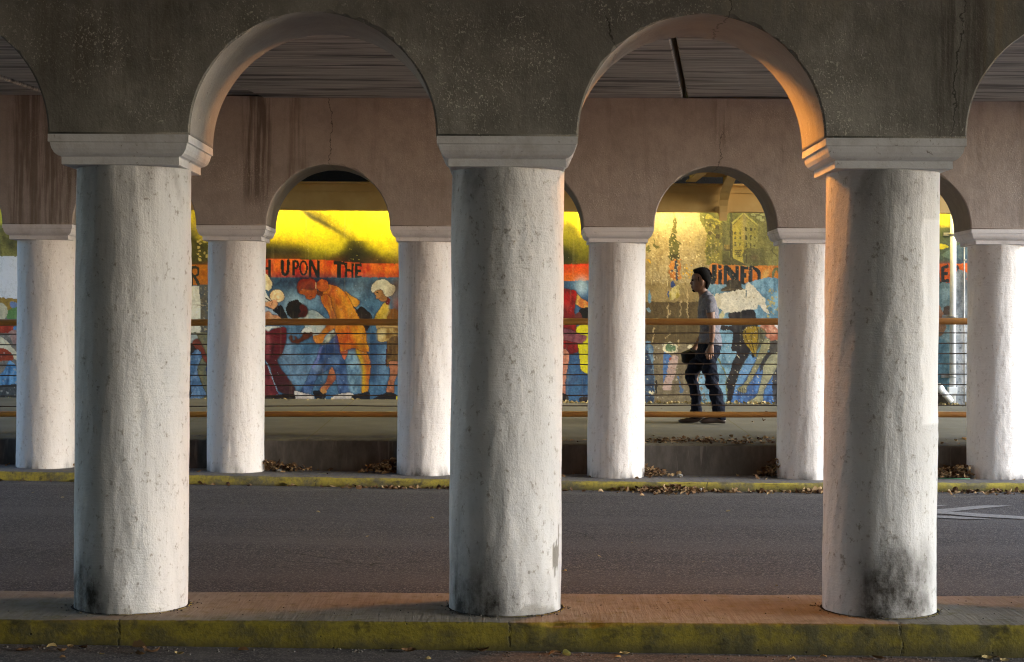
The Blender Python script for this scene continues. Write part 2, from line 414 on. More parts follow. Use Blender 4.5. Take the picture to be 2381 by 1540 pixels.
# ------------------------------------------------------------------ columns
def shaft_mesh(z0, z1, seed, soil_shade_fn, seg=112, nz=150):
    th = np.linspace(0, 2*np.pi, seg, endpoint=False); zz = np.linspace(z0, z1, nz)
    T, Z = np.meshgrid(th, zz)
    ring = 1.5*(fbm(np.cos(T)*3+seed*7, Z*2.2+np.sin(T)*3, seed, 4)-.5)
    fine = fbm(np.cos(T)*13+seed*3, Z*9+np.sin(T)*13, seed+40, 3)-.5
    r = RC+.010*ring+.0045*fine
    r *= 1-.03*sstep(.035, 0, Z-z0)*(.4+fbm(T*3, Z*9, seed+5))      # worn foot
    lean = .006*(Z-z0)/(z1-z0)
    V = np.stack([r*np.cos(T)+lean, r*np.sin(T), Z], -1).reshape(-1, 3)
    fs = [(j*seg+i, j*seg+(i+1) % seg, (j+1)*seg+(i+1) % seg, (j+1)*seg+i) for j in range(nz-1) for i in range(seg)]
    me = mesh('shaft', V, fs)
    soil_shade, chip, fresh = soil_shade_fn(T, Z-z0)
    for nm, a in (('soil_shade', soil_shade), ('chip', chip), ('fresh', fresh)):
        at_ = me.attributes.new(nm, 'FLOAT', 'POINT'); at_.data.foreach_set('value', np.clip(a, 0, 1).ravel().astype(np.float32))
    return me
def cap_bm():
    bm = bmesh.new()
    prof = [(.280, -.146), (.287, -.143), (.287, -.108), (.290, -.104), (.303, -.100), (.316, -.088), (.326, -.070), (.331, -.050), (.332, -.041), (.341, -.037), (.341, -.001)]
    rings = []
    for h, z in prof:
        w = h; d = min(h, .337)
        ring = []
        for (sx, sy) in ((-1, -1), (1, -1), (1, 1), (-1, 1)):
            nx = (1, 0) if sx*sy < 0 else (0, 1)
            ring.append((sx*w, sy*d))
        full = []
        for i in range(4):
            a, b = ring[i], ring[(i+1) % 4]
            for k in range(10):
                t = k/10; jj = .0022*(float(vnoise(a[0]*31+t*9, a[1]*17+z*50+i))-.5)
                full.append(bm.verts.new((a[0]+(b[0]-a[0])*t+jj, a[1]+(b[1]-a[1])*t+jj, z)))
        rings.append(full)
    for A, B in zip(rings, rings[1:]):
        for k in range(40):
            bm.faces.new((A[k], A[(k+1) % 40], B[(k+1) % 40], B[k]))
    bm.faces.new(rings[0][::-1]); bm.faces.new(rings[-1])
    return bm
cap_me = {}
def ang(T, a, w):                                                   # closeness to the bearing a
    d = np.abs((T-a+np.pi) % (2*np.pi)-np.pi); return sstep(w, w*.35, d)
FRONT = -np.pi/2
def soil_shade_near(k):
    def fn(T, h):
        nz = fbm(np.cos(T)*3+k, h*3+np.sin(T)*3, 90+k, 5)
        z = np.zeros_like(T); chip = z.copy(); fresh = z.copy(); q = (T-FRONT+np.pi) % (2*np.pi)-np.pi   # bearing from the side facing the road
        nz2 = fbm(np.cos(T)*7, h*2.2+np.sin(T)*7, 150+k, 5)
        base = .22*sstep(.56, .78, nz2)*sstep(1.1, .1, h)+sstep(.4, .0, h)*sstep(.35, .65, nz)*.4+sstep(.035, 0, h)*.5
        if k == 1:
            base = base*.6+.95*ang(T, FRONT-.95, .95)*sstep(.42, .06, h+.35*(nz-.5))+.2*ang(T, FRONT-1.0, 1.1)  # grime plus painted shadow at the left foot; whole left side darker
        if k == 2:
            base = base+.42*ang(T, FRONT-.6, 1.1)*sstep(.7, .1, h+.4*(nz-.5))+.15*ang(T, FRONT-.9, .9)  # left foot stained, left side slightly darker over its full height
            d = np.hypot((q-1.12)/.15, (h-.33-.02*np.sin(q*40))/.075)+1.3*(nz-.5)
            chip = np.maximum(chip, sstep(1.05, .95, d))
            d2 = np.hypot((q-1.25)/.04, (h-.40)/.11)+1.0*(nz-.5)
            chip = np.maximum(chip, sstep(1.05, .95, d2))
            d3 = np.hypot((q-.62)/.5, (h-.02)/.10)+.9*(nz-.5)
            chip = np.maximum(chip, .7*sstep(1.05, .93, d3))
        if k == 3:
            base = base*.6+.75*ang(T, FRONT+.15, 1.0)*sstep(.30, .08, np.abs(h-.17)+.3*(nz-.5))+.12*ang(T, FRONT-.5, 1.2)  # stain at the foot, left front slightly darker over its full height
            fresh = sstep(.55, .58, q+.012*np.sin(h*30))*sstep(1.9, 1.8, q)*sstep(1.00, 1.01, h)*sstep(2.03, 2.02, h)
        top = sstep(.22, .02, (ZN-.146-ZM)-h)*sstep(.5, .7, nz)*.3
        return np.clip(base+top, 0, .9), chip, fresh
    return fn
def soil_far(k):
    def fn(T, h):
        nz = fbm(np.cos(T)*3+k*5, h*3+np.sin(T)*3, 60+k, 5)
        z = np.zeros_like(T)
        b = sstep(.16, 0, h)*sstep(.4, .62, nz)*.75+sstep(.03, 0, h)*.3+.05*sstep(.5, .7, nz)
        if k in (3, 4): b = b+.16*ang(T, FRONT-.35, .55)*sstep(.42, .58, fbm(T*22, h*1.1, 70+k, 3))
        return np.clip(b, 0, .9), z, z
    return fn
def gap_ring(parent, r0, r1, z, m, name, seed, a0=0., a1=2*math.pi):
    bm = bmesh.new(); S = 96; A, B = [], []
    for k in range(S+1):
        a = a0+(a1-a0)*k/S
        w0 = r0; w1 = r1*(1+.05*(float(fbm(math.cos(a)*4+seed, math.sin(a)*4, seed))-.5))
        A.append(bm.verts.new((w0*math.cos(a), w0*math.sin(a), z))); B.append(bm.verts.new((w1*math.cos(a), w1*math.sin(a), z)))
    for k in range(S): bm.faces.new((A[k], B[k], B[k+1], A[k+1]))
    return obj(name, bm, m, parent)
def column(x, y, z0, zs, kind, k, label):
    t = empty('column', (x, y, z0), label, 'column', 'thick white columns of the near row' if kind == 'near' else 'white columns of the far row across the road')
    me = shaft_mesh(-.03 if kind == 'far' else -.06, zs-.144-z0, k+(0 if kind == 'near' else 20), soil_shade_near(k) if kind == 'near' else soil_far(k))
    link('shaft', me, M['col_'+kind], t, True)
    if kind not in cap_me:
        bm = cap_bm(); cm = bpy.data.meshes.new('capital'); bm.normal_update(); bm.to_mesh(cm); bm.free(); cm.materials.append(M['cap_'+kind]); cap_me[kind] = cm
    c_ = bpy.data.objects.new('capital', cap_me[kind]); COL.objects.link(c_); c_.parent = t; c_.location = (0, 0, zs-z0)
    if kind == 'near':
        gap_ring(t, .26, .293, .004, M['gap'], 'base_joint', k)
        gap_ring(t, .290, .303, .0025, M['ring'], 'grout_rim', k+3, -1.7, .3)
    return t
NL = ['outermost thick column of the near arcade on the left, beyond the edge of view', 'second thick near column out from the left edge of view',
      'thick near column next out from the one with a sooty foot darkened further by painted shade',
      'leftmost thick near column in the picture, white paint with grime and painted shadow at the left of its foot',
      'middle thick near column, with flaked grey paint chips low on its right side',
      'rightmost thick near column in view, with fresh white paint patch and smoky grey foot',
      'thick near column out past the one with the fresh paint patch', 'outermost thick column of the near arcade on the right']
for k, x in enumerate(NEAR_X): column(x, DN, ZM, ZN, 'near', k-2, NL[k])
FL = ['outermost white column of the far arcade on the left',
      'far column standing left of the one beside the white rectangle painted on the mural',
      'far white column at the left beside the blank white rectangle on the mural',
      'far column between the letter R and the maroon trousers painted on the mural',
      'far column right of the white haired mural woman, half hidden by the middle near column',
      'far column just left of the walking man, streaked reddish on its shaded side',
      'far column just right of the walking man and the painted dark coat figure',
      'far column with white drainpipe behind its left side and leaves heaped at its foot',
      'far column standing right of the one with leaves heaped at its foot']
for k, x in enumerate(FAR_X): column(x, DF, kerb_z(x), ZF, 'far', k-1, FL[k])

# ------------------------------------------------------------------ road, medians, pavement, ground
xs = np.concatenate([np.linspace(-50, -14.2, 30), np.linspace(-14, 14, 141)]); ys = np.concatenate([np.linspace(-7.2, 8, 30), np.linspace(8.1, 17.1, 46)])
vs = [(x, y, road_z(x, y)) for y in ys for x in xs]; nx = len(xs)
fs = [(j*nx+i, j*nx+i+1, (j+1)*nx+i+1, (j+1)*nx+i) for j in range(len(ys)-1) for i in range(nx-1)]
tag(link('road', mesh('road', vs, fs), M['asphalt'], None, True), 'dark grey asphalt road running through the underpass', None, None, 'structure')
def kerb_profile(yf, yb, zt, zb, r=.025):
    p = [(yf, zb), (yf, (zt+zb)/2), (yf, zt-r)]
    for k in range(1, 6):
        a = math.pi*k/10; p.append((yf+r-r*math.cos(a), zt-r+r*math.sin(a)))
    p += [(yf+r+(yb-yf-2*r)*k/8, zt) for k in range(1, 8)]
    for k in range(0, 5):
        a = math.pi/2-math.pi*k/10; p.append((yb-r+r*math.cos(a), zt-r+r*math.sin(a)))
    return p+[(yb, zb)]
def wob(seed, amt):
    def f(x, i, y, z):
        w = float(fbm(x*3.1, i*.37, seed, 4))-.5; w2 = float(fbm(x*13, i*.9, seed+9, 3))-.5
        return y+amt*w+amt*.5*w2, z+amt*.5*w+amt*.4*w2
    return f
xk = np.arange(-9.5, 9.51, .03)
def mwob(x, i, y, z):
    y, z = wob(3, .012)(x, i, y, z)
    if 1 < i < 9:
        c_ = float(sstep(.60, .74, fbm(x*4.2, 3.3, 19, 5))); e_ = 1-abs(i-5)/4
        y += .022*c_*e_; z -= .016*c_*e_
    return y, z
me = sweep_x(kerb_profile(8.13, 9.03, ZM, -.2), xk, mwob, 'median')
tag(link('median', me, M['median'], None, True), 'raised concrete median under the near columns, its front face worn yellow', None, None, 'structure')
def kz(x, i, y, z):
    y, z = wob(8, .02)(x, i, y, z)
    return y, z+kerb_z(x)
me = sweep_x(kerb_profile(16.25, 17.06, 0, -.25, .03), xk, kz, 'kerb')
tag(link('kerb', me, M['kerb'], None, True), 'faded yellow kerb strip under the far columns', None, None, 'structure')
def wprof():
    p = [(17.0, -.1), (17.0, .2), (17.0, .342)]+[(17.0+.022-.022*math.cos(math.pi*k/8), .345+.022*math.sin(math.pi*k/8)) for k in range(1, 5)]
    return p+[(y, walk_z(y)) for y in np.linspace(17.1, DM+.05, 36)]
def wz(x, i, y, z):
    e = .012*(float(fbm(x*2.5, i*.5, 12, 4))-.5)
    return y+(e if i < 8 else 0), z+(e+.03*sstep(-.3, -1.2, x)-0 if i > 1 else 0)*1.
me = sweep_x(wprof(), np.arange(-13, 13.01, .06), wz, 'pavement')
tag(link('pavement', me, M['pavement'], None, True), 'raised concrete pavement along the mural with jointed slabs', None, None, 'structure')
bm = bmesh.new(); q = [bm.verts.new(p) for p in ((-160, -160, -.35), (160, -160, -.35), (160, 160, -.35), (-160, 160, -.35))]; bm.faces.new(q)
tag(obj('ground', bm, M['ground']), 'pale open ground beyond the underpass', None, None, 'structure')
for sx in (-1, 1):                                                 # the road goes on outside
    bm = bmesh.new()
    x0, x1 = (14, 60) if sx > 0 else (-90, -50)
    q = [bm.verts.new(p) for p in ((x0, -7.2, -.13), (x1, -7.2, -.13), (x1, DM+.3, -.13), (x0, DM+.3, -.13))]; bm.faces.new(q)
    tag(obj('road', bm, M['ground']), 'sunlit road surface outside the underpass', None, None, 'structure')

# road arrow (two nested chevrons) painted on the carriageway at the right
bm = bmesh.new()
def t7(c, d): return (3000+c/2.4395)/1.66989, (1850+d/2.4395)/1.66989
def onroad(u, v):
    x, z = ray(u, v); D = 12.
    for _ in range(12): D = (road_z(x*D, D)-EYE)/z
    return Vector((x*D, D, road_z(x*D, D)+.006))
for poly in ([(1300, 308), (1430, 292), (1530, 278), (1670, 277), (1530, 294), (1400, 318)],
             [(1180, 350), (1500, 322), (1680, 310), (1850, 292), (1990, 281), (2275, 282), (1980, 310), (1690, 340), (1800, 346), (2000, 362), (2390, 386), (2390, 412), (1900, 386), (1640, 362), (1400, 354)],
             [(1250, 366), (1510, 374), (1780, 388), (2060, 409), (1830, 412), (1520, 396), (1260, 382)]):
    bm.faces.new([bm.verts.new(onroad(*t7(*p))) for p in poly])
bmesh.ops.triangulate(bm, faces=bm.faces[:])
tag(obj('road_markings', bm, M['paint_white']), 'worn white chevron arrow painted on the asphalt at the right', None, None, 'structure')

# ------------------------------------------------------------------ deck overhead: slabs with open skewed joints
SKEW = .13; JX = [-8.6, -6.56, -4.5, -2.46, -.40, 1.67, 3.75, 5.83, 7.9]
LEFT_END, RIGHT_END = lambda y: -29.6+y*1.34 if y < 18 else -6.75+(y-17)*.1, lambda y: 15.6-y*.5
dk = empty('bridge_deck', (0, 12.5, ZC), 'board-marked concrete bridge deck overhead, streaked grey, with narrow open joints between slabs', 'bridge deck')
ED = [LEFT_END]+[(lambda y, j=j: j+SKEW*(y-16.5)) for j in JX if -8 < j < 7]+[RIGHT_END]
for i in range(len(ED)-1):
    bm = bmesh.new(); vsx = []
    g0, g1 = (.0 if i == 0 else .022), (.0 if i == len(ED)-2 else .022)
    for (z) in (ZC+.015*((i*7) % 3-1), ZC+.55):
        for y, e in ((-7.4, 0), (-7.4, 1), (17.2, 1), (17.2, 0)):
            x = ED[i+e](y)+(g0 if e == 0 else -g1)
            if i == 0 and e == 0 and False: x = LEFT_END(y)
            vsx.append(bm.verts.new((x, y-12.5, z-ZC)))
    a, b = vsx[:4], vsx[4:]
    bm.faces.new(a); bm.faces.new(b[::-1])
    for k in range(4): bm.faces.new((a[k], a[(k+1) % 4], b[(k+1) % 4], b[k]))
    bmesh.ops.recalc_face_normals(bm, faces=bm.faces[:])
    bmesh.ops.bevel(bm, geom=bm.edges[:], offset=.012, segments=1, affect='EDGES')
    obj('deck_slab', bm, M['deck'], dk)
# dark steel-framed deck above the pavement
bm = bmesh.new(); vsx = []
for z in (4.15, 4.5):
    for x, y in ((LEFT_END(17.2), 17.21), (RIGHT_END(17.2), 17.21), (RIGHT_END(23), 23), (LEFT_END(23), 23)): vsx.append(bm.verts.new((x, y-12.5, z-ZC)))
bm.faces.new(vsx[:4][::-1]); bm.faces.new(vsx[4:])
for k in range(4): bm.faces.new((vsx[k], vsx[(k+1) % 4], vsx[4+(k+1) % 4], vsx[4+k]))
bmesh.ops.recalc_face_normals(bm, faces=bm.faces[:])
obj('deck_plate', bm, M['dark_steel'], dk)
bm = bmesh.new(); vsx = []
for z in (4.51, 4.8):
    for x, y in ((LEFT_END(-7.5)-.2, -7.6), (RIGHT_END(-7.5)+.1, -7.6), (RIGHT_END(23)+.1, 23.2), (LEFT_END(23)-.2, 23.2), (LEFT_END(17)-.2, 17.2)): vsx.append(bm.verts.new((x, y-12.5, z-ZC)))
bm.faces.new(vsx[:5][::-1]); bm.faces.new(vsx[5:])
for k in range(5): bm.faces.new((vsx[k], vsx[(k+1) % 5], vsx[5+(k+1) % 5], vsx[5+k]))
bmesh.ops.recalc_face_normals(bm, faces=bm.faces[:])
obj('deck_light_seal', bm, M['dark_steel'], dk)  # unseen cover added over the slabs so joints leak no light
bm = bmesh.new(); bmesh.ops.create_cube(bm, size=1)
for v in bm.verts: v.co = Vector(((v.co.x)*54-18, -1.6+v.co.y*.5, v.co.z*4.4+1.85))
M['dark_wall'] = simple('dark_light_blocker', (.08, .078, .076), .95, .1, .4, 4)  # dark tone keeps the added wall from bouncing light
tag(obj('light_block_wall', bm, M['dark_wall']), 'plain dark unseen wall added behind the viewer to block light on the near side', 'wall')  # unseen wall added close behind the camera to cut frontal light

# ------------------------------------------------------------------ steel girder in front of the mural, with a curved bracket
GD = 20.9
gr = empty('steel_girder', (0, GD, 2.98), 'ochre painted steel girder spanning in front of the mural top, with a curved bracket', 'girder')
bm = bmesh.new(); z0, z1 = -.0, .305
add_box(bm, -8.6, 8.0, -.008, .008, z0, z1); obj('web', bm, M['steel'], gr)
bm = bmesh.new(); add_box(bm, -8.6, 8.0, -.024, -.009, z0+.215, z1-.001, .003); obj('splice_strip', bm, M['steel'], gr)
bm = bmesh.new(); add_box(bm, -8.6, 8.0, -.09, .10, z1, z1+.022, .003); obj('top_flange', bm, M['steel'], gr)
bm = bmesh.new(); add_box(bm, -8.6, 8.0, -.012, .15, z0-.014, z0-.001, .003); obj('bottom_flange', bm, M['steel'], gr)
bx = 2.585
# gusset hanging below the girder, concave shoulders
out = []
for s in (-1, 1):
    e = [(bx+s*.100, z0+.05), (bx+s*.100, z0-.016)]+[(bx+s*(.100-.05*math.sin(math.pi/2*k/6)), z0-.018-.055*(1-math.cos(math.pi/2*k/6))) for k in range(1, 7)]+[(bx+s*.046, z0-.125)]
    out.append(e)
poly = out[1]+out[0][::-1]
bm = bmesh.new(); fr = [bm.verts.new((x, -.034, z)) for x, z in poly]; bk = [bm.verts.new((x, -.026, z)) for x, z in poly]
bm.faces.new(fr[::-1]); bm.faces.new(bk)
for k in range(len(poly)): bm.faces.new((fr[k], fr[(k+1) % len(poly)], bk[(k+1) % len(poly)], bk[k]))
bmesh.ops.recalc_face_normals(bm, faces=bm.faces[:]); obj('gusset', bm, M['steel'], gr)
# curved bracket towards the road: web and bottom flange
cur = [(-.05, -.125), (-.055, -.02), (-.07, .06), (-.11, .135), (-.22, .21), (-.45, .28), (-.9, .36), (-1.5, .44), (-2.6, .55)]
bm = bmesh.new(); A, B = [], []
for y, z in cur: A.append((bm.verts.new((bx-.006, y, z)), bm.verts.new((bx+.006, y, z)))); B.append((bm.verts.new((bx-.006, y, z1+.55)), bm.verts.new((bx+.006, y, z1+.55))))
for i in range(len(cur)-1):
    for s in (0, 1): bm.faces.new((A[i][s], A[i+1][s], B[i+1][s], B[i][s]))
bm.faces.new((A[0][0], A[0][1], B[0][1], B[0][0]))
bmesh.ops.recalc_face_normals(bm, faces=bm.faces[:]); obj('bracket_web', bm, M['steel'], gr)
bm = bmesh.new(); rows = []
for i, (y, z) in enumerate(cur):
    a, b = cur[max(i-1, 0)], cur[min(i+1, len(cur)-1)]; d = Vector((b[0]-a[0], b[1]-a[1])).normalized(); nn = Vector((-d.y, d.x))*.012
    w = .042+.018*min(1, i/4)
    rows.append([bm.verts.new((bx-w, y, z)), bm.verts.new((bx+w, y, z)), bm.verts.new((bx+w, y+nn.x, z+nn.y)), bm.verts.new((bx-w, y+nn.x, z+nn.y))])
for p, q in zip(rows, rows[1:]):
    for k in range(4): bm.faces.new((p[k], p[(k+1) % 4], q[(k+1) % 4], q[k]))
bm.faces.new(rows[0]); bm.faces.new(rows[-1][::-1])
bmesh.ops.recalc_face_normals(bm, faces=bm.faces[:]); obj('bracket_flange', bm, M['steel'], gr)
for (dx, dz) in ((-.07, .03), (.07, .03), (-.07, .12), (.07, .12), (.07, .2), (-.07, .2)):
    bm = bmesh.new(); tube(bm, [(bx+dx, -.022, z0+dz), (bx+dx, -.032, z0+dz)], .011, 8); obj('rivet', bm, M['steel'], gr)
# a cross frame up in the dark, lit from the lamps
bm = bmesh.new(); add_box(bm, bx-.42, bx-.40, -1.2, -.05, .36, .75); add_box(bm, bx-.40, bx-.02, -.62, -.60, .36, .8); add_box(bm, bx-.46, bx-.34, -1.2, -.05, .345, .36)
obj('cross_frame', bm, M['steel'], gr)

# ------------------------------------------------------------------ railing of two tubes and eight cables
rl = empty('metal_railing', (0, 17.7, .4), 'ochre painted tube railing with eight thin rusty cables along the raised pavement', 'railing')
def rz(x, top): return (1.590+.0068*x if top else .627+.0049*x)-.4
xr = np.linspace(-8.4, 8.4, 29)
for nm, top, r_ in (('top_rail', True, .036), ('bottom_rail', False, .031)):
    bm = bmesh.new(); tube(bm, [(x, 0, rz(x, top)+.003*math.sin(x*2.1)) for x in xr], r_, 14); obj(nm, bm, M['rail'], rl)
for k in range(8):
    bm = bmesh.new(); tube(bm, [(x, .0, rz(x, True)-.118-.1075*k-.006*math.sin(math.pi*((x/1.884) % 1))+.003*float(vnoise(x*3, k))) for x in np.linspace(-8.4, 8.4, 85)], .0068, 6); obj('cable', bm, M['cable'], rl)
for x in FAR_X:
    bm = bmesh.new(); add_box(bm, x-.03, x+.03, -.028, .028, walk_z(17.7)-.4-.02, rz(x, True)-.02, .004)
    add_box(bm, x-.09, x+.09, -.07, .07, walk_z(17.7)-.4-.004, walk_z(17.7)-.4+.016, .003)
    obj('post', bm, M['rail'], rl)
# ------------------------------------------------------------------ the painted mural: colour laid on a fine grid of wall points
KM = FPX/DM                                                         # picture units per metre on the wall
P0, P1, Q0, Q1, ST = -330., 2560., 425., 944., 1.6
pg = np.arange(P0, P1, ST); qg = np.arange(Q0, Q1+ST, ST)
PG, QG = np.meshgrid(pg, qg)
def wall_pq(u, v):
    x, z = ray(u, v); return CU+x*FPX, CV-z*FPX
CAN = np.zeros(PG.shape+(3,))
NB = fbm(PG/9, QG/16, 3, 4); NBIG = fbm(PG/55, QG/55, 5, 4); NF = fbm(PG/3.2, QG/3.2, 6, 3)
WX = (fbm(PG/7, QG/7, 21, 3)-.5); WY = (fbm(PG/7, QG/7, 22, 3)-.5)
def L(c): return np.array(lin(c))
T = {2: (598.84, 359.3, .29165), 3: (598.84, 598.84, .23331), 5: (1497.1, 383.3, .17891), 6: (1497.1, 658.7, .19443),
     7: (1305.5, 479.1, .3111), 8: (431.2, 467.1, .3189), 9: (0., 467.1, .3189), 10: (2167.8, 467.1, .3345), 0: (0, 0, 1)}
cur_T = 0
def conv(pts):
    ou, ov, k = T[cur_T]
    return [wall_pq(ou+x*k, ov+y*k) for x, y in pts]
def smooth(pts, n=5):
    P = np.array(pts, float); N = len(P); o = []
    for i in range(N):
        p0, p1, p2, p3 = P[i-1], P[i], P[(i+1) % N], P[(i+2) % N]
        for k in range(n):
            t = k/n
            o.append(.5*((2*p1)+(p2-p0)*t+(2*p0-5*p1+4*p2-p3)*t*t+(3*p1-p0-3*p2+p3)*t**3))
    return o
def mask(pts, sm=True, rough=1.2, blur=0):
    q = conv(pts)
    if sm: q = smooth(q)
    q = np.array(q); pad = 6+blur*2
    i0, i1 = np.searchsorted(qg, [q[:, 1].min()-pad, q[:, 1].max()+pad]); j0, j1 = np.searchsorted(pg, [q[:, 0].min()-pad, q[:, 0].max()+pad])
    sl = (slice(i0, i1), slice(j0, j1))
    X = PG[sl]+WX[sl]*rough*2; Y = QG[sl]+WY[sl]*rough*2
    ins = np.zeros(X.shape, bool)
    for a, b in zip(q, np.roll(q, -1, 0)):
        if a[1] == b[1]: continue
        c = (a[1] > Y) != (b[1] > Y)
        ins ^= c & (X < (b[0]-a[0])*(Y-a[1])/(b[1]-a[1])+a[0])
    m = ins.astype(float)
    r = max(int(round(blur/ST)), 0)
    for _ in range(2 if r else 0):
        for ax in (0, 1):
            c = np.cumsum(np.pad(m, [(r+1, r) if a == ax else (0, 0) for a in (0, 1)], mode='edge'), ax)
            n_ = m.shape[ax]
            m = (np.take(c, range(2*r+1, 2*r+1+n_), ax)-np.take(c, range(0, n_), ax))/(2*r+1)
    return sl, m
def lay(sl, m, c, c2=None, ax=None, var=.22, alpha=1.):
    c = L(c); X, Y = PG[sl], QG[sl]
    if X.size == 0: return
    f = NB[sl]
    col = c[None, None, :]*(1+var*2*(f[..., None]-.5)+var*(NF[sl][..., None]-.5))
    if c2 is not None:
        w = m > .02
        if w.any():
            if ax == 'x': t = (X-X[w].min())/(np.ptp(X[w])+1e-6)
            elif ax == 'y': t = (Y-Y[w].min())/(np.ptp(Y[w])+1e-6)
            else: t = sstep(.35, .68, f*.7+NBIG[sl]*.3)
            t = np.clip(t+.35*(f-.5), 0, 1)[..., None]
            col = col*(1-t)+L(c2)[None, None, :]*(1+var*(NF[sl][..., None]-.5)*1.4)*t
    a = (m*alpha)[..., None]
    CAN[sl] = CAN[sl]*(1-a)+np.clip(col, 0, 1)*a
def P(pts, c, c2=None, ax=None, sm=True, blur=0, var=.22, alpha=1., rough=1.2, edge=None):
    if edge is not None:
        sl, m = mask(pts, sm, rough, 2.2); lay(sl, np.clip(m*2.2, 0, 1), edge, var=var, alpha=alpha*.75)
    sl, m = mask(pts, sm, rough, blur); lay(sl, m, c, c2, ax, var, alpha)
def B(x0, y0, x1, y1, c, c2=None, ax=None, **k): P([(x0, y0), (x1, y0), (x1, y1), (x0, y1)], c, c2, ax, sm=False, **k)
def C(x, y, rx, ry, c, c2=None, ax=None, **k): P([(x+rx*math.cos(a), y+ry*math.sin(a)) for a in np.linspace(0, 2*math.pi, 17)[:-1]], c, c2, ax, **k)
def S(pts, w, c, **k):                                               # a brush stroke
    q = [Vector(p) for p in pts]; l, r = [], []
    for i, p in enumerate(q):
        d = (q[min(i+1, len(q)-1)]-q[max(i-1, 0)]).normalized(); n_ = Vector((-d.y, d.x))*w/2
        l.append(tuple(p+n_)); r.append(tuple(p-n_))
    k.setdefault('sm', False)
    P(l+r[::-1], c, **k)
def chips(t, box, c, n, r0, r1, seed, alpha=.9):
    rnd = random.Random(seed)
    for _ in range(n):
        x, y = rnd.uniform(box[0], box[2]), rnd.uniform(box[1], box[3]); r = rnd.uniform(r0, r1); e = rnd.uniform(.4, 1.); a0 = rnd.uniform(0, 3.1)
        pts = []
        for k in range(7):
            a = k*2*math.pi/7; rr = r*rnd.uniform(.55, 1.2); dx, dy = rr*math.cos(a), rr*e*math.sin(a)
            pts.append((x+dx*math.cos(a0)-dy*math.sin(a0), y+dx*math.sin(a0)+dy*math.cos(a0)))
        P(pts, c, rough=.5, alpha=alpha, var=.3)

# --- ground of the whole wall: yellow and green sky, an orange-red banner, a blue field
YEL, OLI, DGR, RED, ORA, BLU, LBL, NAV, TAN = (236, 214, 22), (120, 122, 26), (38, 46, 10), (205, 42, 16), (216, 104, 22), (70, 112, 150), (142, 172, 196), (28, 40, 84), (176, 156, 112)
cur_T = 0
B(P0-20, Q0-20, P1+20, 575, YEL, (205, 190, 30), 'y'); B(P0-20, 560, P1+20, 610, OLI, DGR, 'y', blur=14)
for k in range(9):
    x = -300+k*330
    P([(x, 470), (x+120, 490), (x+260, 560), (x+180, 610), (x+60, 560)], (70, 78, 20), blur=14, alpha=.7)
B(P0-20, 603, P1+20, 652, RED, ORA)
B(P0-20, 650, P1+20, 960, BLU, (92, 136, 172))
for k in range(26):                                                  # anonymous figures carried on behind the columns
    rnd = random.Random(k); x = P0+40+k*112; h = rnd.uniform(0, 25); c = rnd.choice([(150, 60, 40), (60, 50, 60), (180, 140, 90), (90, 110, 60), (190, 180, 160), (170, 110, 40)])
    d = rnd.uniform(-14, 14)
    C(x+d, 676+h, 15, 19, rnd.choice([(60, 40, 30), (150, 100, 70), (35, 28, 28)]))
    P([(x-16+d, 700+h), (x+16+d, 698+h), (x+26, 760), (x+22, 830), (x-24, 832), (x-22, 760)], c)
    P([(x-22, 826), (x+4, 826), (x-4, 880), (x-14, 928), (x-34, 928), (x-26, 880)], (50, 70, 115), (80, 110, 150))
    P([(x, 826), (x+22, 826), (x+26, 880), (x+42, 928), (x+22, 930), (x+8, 880)], (45, 62, 105), (75, 100, 140))
B(P0-20, 930, P1+20, 960, (70, 80, 90))

# --- bay with the words UPON THE and the stooping woman
cur_T = 2
B(-30, 380, 1220, 690, YEL, (240, 222, 40)); B(-30, 690, 1220, 880, (92, 96, 16), (26, 32, 6), 'y')
P([(340, 380), (440, 420), (560, 500), (720, 650), (1010, 880), (560, 900), (420, 600)], (30, 32, 8), blur=12, alpha=.95)
P([(-30, 300), (330, 300), (400, 450), (560, 540), (700, 640), (725, 690), (690, 750), (620, 800), (420, 820), (-30, 740)], (238, 218, 26), (226, 200, 30), blur=7)
P([(-30, 700), (200, 700), (420, 730), (640, 760), (600, 835), (-30, 850)], (34, 40, 6), (14, 18, 3), 'y', blur=13)
P([(560, 740), (650, 690), (710, 660), (722, 690), (690, 750), (600, 800)], (168, 164, 30), blur=12, alpha=.8)
P([(720, 660), (780, 690), (870, 760), (960, 810), (1040, 880), (560, 880), (640, 790)], (14, 18, 3), (26, 30, 6), blur=10)
P([(330, 425), (380, 440), (520, 520), (700, 640), (720, 670), (690, 660), (510, 560), (410, 510)], (74, 70, 40), blur=4, alpha=.95)
P([(740, 540), (900, 520), (1200, 540), (1200, 800), (1040, 800), (920, 745), (800, 650)], (240, 220, 26), blur=15, alpha=.95); P([(560, 640), (690, 650), (716, 690), (690, 745), (560, 790), (400, 760)], (206, 198, 30), blur=14, alpha=.75)
B(1080, 500, 1140, 880, (120, 110, 60), blur=9, alpha=.4)
chips(2, (480, 480, 1000, 850), (205, 195, 90), 60, 2, 6, 1, .45)
P([(-30, 828), (62, 830), (530, 842), (840, 868), (1230, 874), (1230, 1016), (1105, 1013), (830, 1002), (480, 980), (-30, 976)], RED, ORA, sm=False, rough=.8)
for x, y, rx, ry, c in ((150, 905, 50, 50, (226, 120, 24)), (560, 940, 60, 40, (226, 120, 24)), (300, 880, 40, 30, (200, 40, 14)), (880, 950, 60, 40, (190, 24, 14)), (960, 900, 50, 20, (226, 130, 40)), (1090, 930, 40, 60, (222, 128, 30)), (640, 900, 30, 50, (210, 70, 18))):
    C(x, y, rx, ry, c, blur=16, alpha=.8)
INK = (24, 26, 18)
def ink(*a): P(list(a), INK, sm=False, rough=.45, var=.15)
